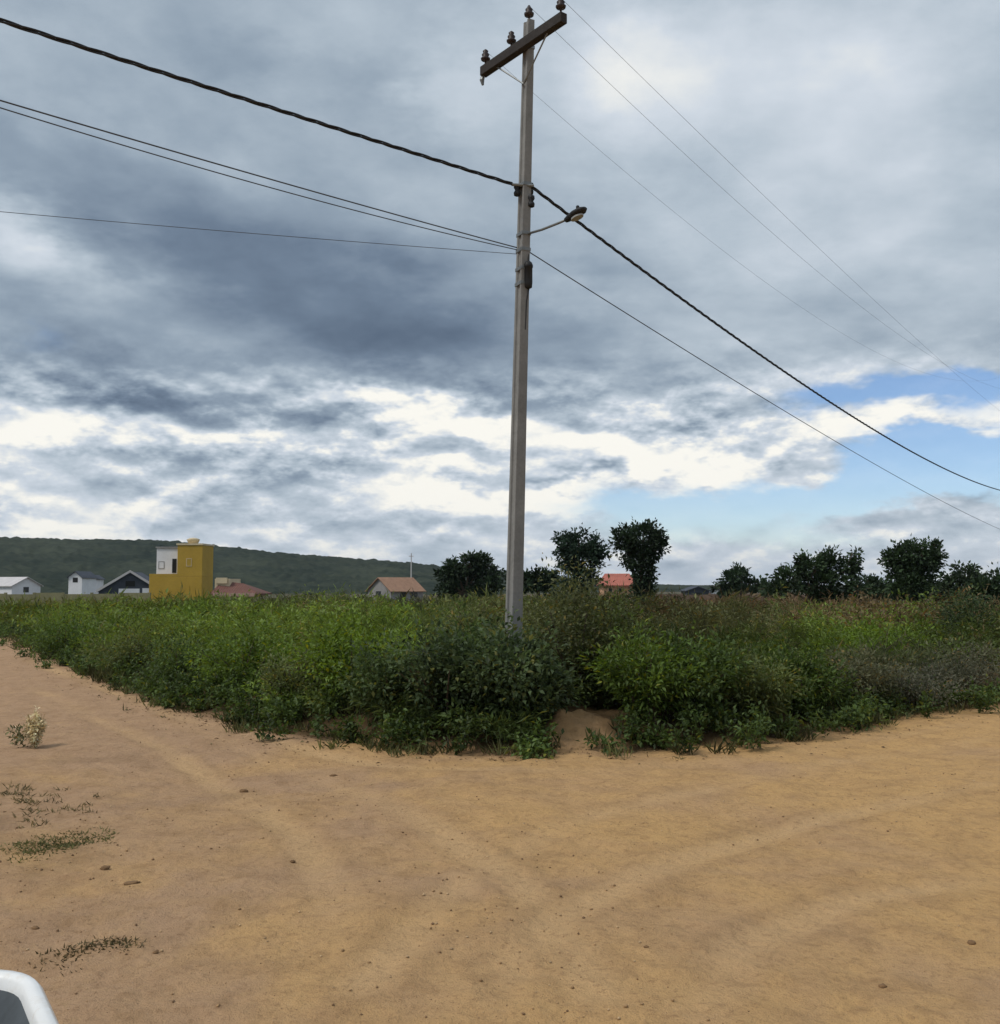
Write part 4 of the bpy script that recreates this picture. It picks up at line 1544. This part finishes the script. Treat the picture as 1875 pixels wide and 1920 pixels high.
def build_gravel():
    g = np.random.default_rng(3)
    vs, fs, cs = [], [], []
    ico = np.array([(0, 0, 1), (0.9, 0, 0.3), (0.28, 0.85, 0.3), (-0.72, 0.53, 0.3), (-0.72, -0.53, 0.3), (0.28, -0.85, 0.3), (0, 0, -0.6)])
    tri = np.array([(0, 1, 2), (0, 2, 3), (0, 3, 4), (0, 4, 5), (0, 5, 1), (6, 2, 1), (6, 3, 2), (6, 4, 3), (6, 5, 4), (6, 1, 5)])
    n = 15000
    r = 3.2 + 10.5 * g.uniform(0, 1, n) ** 1.2
    a = g.uniform(-0.56, 0.56, n)
    X, Y = r * np.sin(a), r * np.cos(a)
    dens = fbm(X * 0.7, Y * 0.7, 90, 3) + 0.35 * np.exp(-((lot_sd(X, Y) + 0.4) / 0.5) ** 2) + 0.25 * np.exp(-((X + 2.3) / 0.9) ** 2)
    keep = (dens + g.uniform(-0.35, 0.35, n) > 0.08) & (lot_sd(X, Y) < 0.15)
    X, Y = X[keep], Y[keep]
    Z = height(X, Y)
    n = len(X)
    size = 0.0025 + 0.008 * g.uniform(0, 1, n) ** 6
    V = ico[None] * size[:, None, None] * g.uniform(0.6, 1.3, (n, 7, 3))
    V = V + np.stack([X, Y, Z + size * 0.15], 1)[:, None]
    Fc = (np.arange(n) * 7)[:, None, None] + tri[None]
    base = np.array([(0.36, 0.225, 0.11), (0.24, 0.145, 0.075), (0.46, 0.32, 0.18)])[g.integers(0, 3, n)]
    C = np.repeat(base * g.uniform(0.7, 1.2, (n, 1)), 7, 0)
    m, T, b = material('gravel')
    v = T.new('ShaderNodeVertexColor', layer_name='Col')
    T.l.new(v.outputs[0], b.inputs['Base Color'])
    b.inputs['Roughness'].default_value = 0.95
    o = mesh_obj('gravel', V.reshape(-1, 3), Fc.reshape(-1, 3), m, smooth=False, cols=C)
    tag(o, 'loose grit and small stones on the dirt road', 'gravel', kind='stuff')


build_gravel()


def grass_strip(name, pts, n, L, spread, col, label, seed, mat=None, cat='grass', kind='stuff', lean=0.7):
    g = np.random.default_rng(seed)
    parts = []
    for (px, py, w) in pts:
        x, y = on_ground(px, py)
        parts.append(grass_parts(x, y, int(n * w), L, spread * w, col * g.uniform(0.6, 1.35), g, lean, 0.007, True))
    V, Fc, C = merge(parts)
    o = mesh_obj(name, V, Fc, mat or M['leaf'], cols=C)
    tag(o, label, cat, kind=kind)


OL2 = np.array((0.19, 0.16, 0.075))
gp = np.random.default_rng(30)


def scatter(px0, py0, px1, py1, n, jx, jy, taper=0.7):
    out = []
    for i in range(n):
        t = gp.uniform()
        out.append((px0 + (px1 - px0) * t + gp.normal(0, jx), py0 + (py1 - py0) * t + gp.normal(0, jy), gp.uniform(0.35, 1.0) * (1 - taper * t)))
    return out


grass_strip('grass', scatter(10, 1604, 215, 1562, 80, 8, 9), 46, 0.036, 0.17, OL2 * np.array((0.75, 0.9, 0.75)), 'strip of trodden olive grass on the road at the left edge', 31, lean=1.5)
grass_strip('grass', scatter(100, 1790, 240, 1762, 40, 8, 8, 0.4), 32, 0.030, 0.11, OL2 * 0.65, 'dark withered grass scrap on the road beside the white vehicle', 32, lean=1.6)
grass_strip('grass', scatter(15, 1470, 80, 1550, 26, 22, 10) + scatter(60, 1500, 190, 1520, 12, 10, 16), 22, 0.06, 0.13, OL2, 'sparse brownish grass on the verge at the left edge', 33, lean=1.5)

# dry plant standing at the left edge
x, y = on_ground(66, 1402)
root = empty('dry_plant', (x, y, ground_z(x, y)))
tag(root, 'straw-coloured dry weed standing at the left picture edge on the road', 'weed')
g = np.random.default_rng(41)
V, Fc, C = shoots((0, 0, 0), 0.38, 0.17, 26, 40, 0.045, 0.020, np.array((0.70, 0.60, 0.38)), g, spray=0.8)
V2, F2, C2 = shoots((-0.14, 0, 0), 0.22, 0.34, 12, 12, 0.05, 0.02, np.array((0.15, 0.15, 0.07)), g, spray=0.8)
V, Fc, C = merge([(V, Fc, C), (V2, F2, C2)])
mesh_obj('foliage', V, Fc, M['straw'], root, cols=C)
mb = MB()
for q in range(7):
    a = g.uniform(0, 6.28)
    mb.tube([(0, 0, -0.03), (math.cos(a) * 0.05, math.sin(a) * 0.05, 0.2), (math.cos(a) * 0.08, math.sin(a) * 0.08, 0.33)], [0.006, 0.005, 0.002], 5)
mb.build('stems', M['straw'] and plain('straw_stem', (0.36, 0.27, 0.14), 0.9), root)


# ------------------------------------------------------------------ white pickup whose load-bed corner shows at the lower left
def build_pickup():
    paint, T, b = material('white_car_paint')
    b.inputs['Base Color'].default_value = (0.80, 0.80, 0.78, 1)
    b.inputs['Roughness'].default_value = 0.28
    b.inputs['Coat Weight'].default_value = 0.4
    nz = T.noise(coords(T), 6, 4, 0.6)
    dust = T.noise(coords(T), 22, 5, 0.7)
    T.l.new(T.mix(T.m('MULTIPLY', T.smooth(dust, 0.5, 0.75), 0.45), T.ramp(nz, [(0.3, (0.72, 0.72, 0.70)), (0.7, (0.82, 0.82, 0.81))]), (0.50, 0.40, 0.28)), b.inputs['Base Color'])
    T.l.new(T.lerp(dust, 0.3, 0.7, 0.25, 0.6), b.inputs['Roughness'])
    tyre = plain('tyre_rubber', (0.018, 0.018, 0.018), 0.9, 0.2, 10)
    liner = plain('bed_liner', (0.075, 0.086, 0.095), 0.75, 0.25, 9)
    red = plain('tail_lamp_red', (0.30, 0.012, 0.012), 0.25, 0.1, 5, spec=0.5)
    RIM = 1.02
    c = at(118, 1885, 1.50)
    # far right corner of the load bed; the truck runs back from it, past the camera's left
    heading = R(6)
    k = (CAM_Z - RIM)
    d = ray(40, 1788)
    t = k / -d[2]
    yfar = d[1] * t
    d2 = ray(119, 1885)
    t2 = k / -d2[2]
    xright = d2[0] * t2
    root = empty('pickup_truck', (-0.462, 1.585, 0.0), 0.0)
    tag(root, 'white vehicle at lower left corner, curved white rim round a dark opening', 'vehicle')
    W, LB, H0 = 1.62, 1.75, 0.42
    RC = 0.22                                     # corner radius in plan

    CH = (0.24, 0.38)                             # slanting corner in plan
    raw = [(0.0, -LB), (0.0, -CH[1]), (-CH[0], 0.0), (-W + CH[0], 0.0), (-W, -CH[1]), (-W, -LB)]

    def outline(inset):
        P = [np.array(p, float) for p in raw]
        # move every side inward, then round the corners between them
        lines = []
        for a, b_ in zip(P[:-1], P[1:]):
            d_ = (b_ - a) / np.linalg.norm(b_ - a)
            nrm = np.array([-d_[1], d_[0]])       # left of travel is inside
            lines.append((a + nrm * inset, d_))
        pts = [np.array([raw[0][0] - inset, -LB])]
        for (p, d_), (q, e_) in zip(lines[:-1], lines[1:]):
            t_, _ = np.linalg.solve(np.array([[d_[0], -e_[0]], [d_[1], -e_[1]]]), q - p)
            v = p + d_ * t_
            ang = math.acos(max(-1, min(1, float(d_ @ e_))))
            r_ = max(0.03, 0.13 - inset)
            tl = r_ * math.tan(ang / 2)
            a, b_ = v - d_ * tl, v + e_ * tl
            for k_ in range(7):
                u_ = k_ / 6
                pts.append((1 - u_) ** 2 * a + 2 * u_ * (1 - u_) * v + u_ ** 2 * b_)
        pts.append(np.array([raw[-1][0] + inset, -LB]))
        return [(float(p[0]), float(p[1])) for p in pts]

    def shell(levels, name, mat, smooth=True, closed_top=False):
        """stack of (inset, z) outlines"""
        vs, fs = [], []
        n = len(outline(0))
        for ins, z in levels:
            vs += [(px, py, z) for px, py in outline(ins)]
        for i in range(len(levels) - 1):
            for j in range(n):
                a, b_ = i * n + j, i * n + (j + 1) % n
                fs.append((a, b_, b_ + n, a + n))
        if closed_top:
            fs.append(tuple((len(levels) - 1) * n + j for j in range(n)))
        return MB().add(vs, fs).build(name, mat, root, smooth)

    RW = 0.028
    shell([(0.10, H0), (0.075, H0 + 0.15), (0.05, RIM - 0.16), (0.012, RIM - 0.05), (0.0, RIM - 0.022), (0.003, RIM - 0.008), (0.010, RIM), (RW - 0.006, RIM), (RW, RIM - 0.006), (RW + 0.004, RIM - 0.02)], 'bed_panel', paint)
    shell([(RW + 0.004, RIM - 0.02), (RW + 0.03, RIM - 0.06), (RW + 0.05, 0.60), (RW + 0.06, 0.56)], 'bed_liner', liner, closed_top=True)
    MB().box(-W + 0.14, -0.14, -LB - 0.02, -0.42, 0.36, H0).build('chassis', M['black'], root)
    for s in (-W + 0.30, -0.42):
        MB().box(s, s + 0.12, -0.10, -0.045, 0.62, 0.84).build('tail_lamp', red, root, bevel=0.015)
    MB().box(-W + 0.26, -0.26, -0.08, 0.04, 0.36, 0.50).build('bumper', M['black'], root, bevel=0.02)
    MB().box(-W / 2 - 0.22, -W / 2 + 0.22, -0.01, 0.012, 0.70, 0.78).build('tailgate_handle', M['black'], root, bevel=0.01)
    # cab
    y0 = -LB - 0.02
    prof = [(y0, 0.40), (y0, 1.02), (y0 - 0.06, 1.10), (y0 - 0.22, 1.50), (y0 - 0.40, 1.56), (y0 - 0.95, 1.54), (y0 - 1.15, 1.46), (y0 - 1.72, 1.00),
            (y0 - 2.55, 0.90), (y0 - 2.75, 0.74), (y0 - 2.80, 0.45), (y0 - 2.75, 0.36)]
    cab = MB()
    n = len(prof)
    vs, fs = [], []
    lay = []
    for z_in, sx in ((0, 0.0), (1, 1.0)):
        pass
    for s in (0, 1):
        for (yy, z) in prof:
            ins = 0.0 if z < 1.0 else 0.14 * (z - 1.0) / 0.55
            vs.append(((-ins) if s == 0 else (-W + ins), yy, z))
    for j in range(n):
        a, b_ = j, (j + 1) % n
        fs.append((a, b_, b_ + n, a + n))
    fs += [tuple(range(n)), tuple(reversed(range(n, 2 * n)))]
    cab.add(vs, fs).build('cab', paint, root, bevel=0.03)
    for s in (0, 1):
        q = []
        for yy, z in ((y0 - 0.36, 1.08), (y0 - 0.46, 1.44), (y0 - 0.98, 1.44), (y0 - 1.45, 1.10)):
            ins = 0.14 * (z - 1.0) / 0.55
            q.append((0.006 - ins if s == 0 else -W + ins - 0.006, yy, z))
        MB().prism(q, (0, 0, 0), (-0.02 if s == 0 else 0.02, 0, 0)).build('side_window', M['glass'], root)
        MB().box((-0.0 if s == 0 else -W - 0.02), (0.02 if s == 0 else -W), y0 - 0.52, y0 - 0.36, 0.90, 0.93).build('door_handle', M['black'], root)
        mx = 0.02 if s == 0 else -W - 0.20
        MB().box(mx, mx + 0.18, y0 - 1.42, y0 - 1.30, 1.00, 1.14).build('mirror', paint, root, bevel=0.03)
    MB().add([(-0.17, y0 - 1.19, 1.435), (-W + 0.17, y0 - 1.19, 1.435), (-W + 0.09, y0 - 1.70, 1.03), (-0.09, y0 - 1.70, 1.03)], [(0, 1, 2, 3)]).build('windscreen', M['glass'], root)
    MB().add([(-0.15, y0 - 0.095, 1.15), (-W + 0.15, y0 - 0.095, 1.15), (-W + 0.22, y0 - 0.215, 1.47), (-0.22, y0 - 0.215, 1.47)], [(0, 1, 2, 3)]).build('rear_window', M['glass'], root)
    for s in (-W + 0.12, -0.40):
        MB().box(s, s + 0.28, y0 - 2.80, y0 - 2.70, 0.66, 0.80).build('headlight', M['lampglass'], root, bevel=0.03)
    for sx in (-0.10, -W + 0.10):
        for yy in (-0.72, y0 - 2.1):
            wroot = MB().tube([(sx - 0.10, yy, 0.30), (sx - 0.09, yy, 0.30), (sx + 0.09, yy, 0.30), (sx + 0.10, yy, 0.30)], [0.27, 0.30, 0.30, 0.27], 28).build('wheel', tyre, root, smooth=False)
            MB().tube([(sx - 0.105, yy, 0.30), (sx + 0.105, yy, 0.30)], 0.18, 20).build('rim', M['galv'], wroot)


build_pickup()


# ------------------------------------------------------------------ the air
hm = bpy.data.materials.new('haze')
hm.use_nodes = True
hm.node_tree.nodes.clear()
ho = hm.node_tree.nodes.new('ShaderNodeOutputMaterial')
hv = hm.node_tree.nodes.new('ShaderNodeVolumePrincipled')
hv.inputs['Color'].default_value = (0.80, 0.88, 1.0, 1)
hv.inputs['Density'].default_value = 0.00010
hv.inputs['Anisotropy'].default_value = 0.2
hm.node_tree.links.new(hv.outputs[0], ho.inputs['Volume'])
hz = MB().box(-5200, 5200, -5200, 5200, -60, 75).build('haze', hm)
tag(hz, 'thin pale haze in the air over the scene', 'haze', kind='stuff')
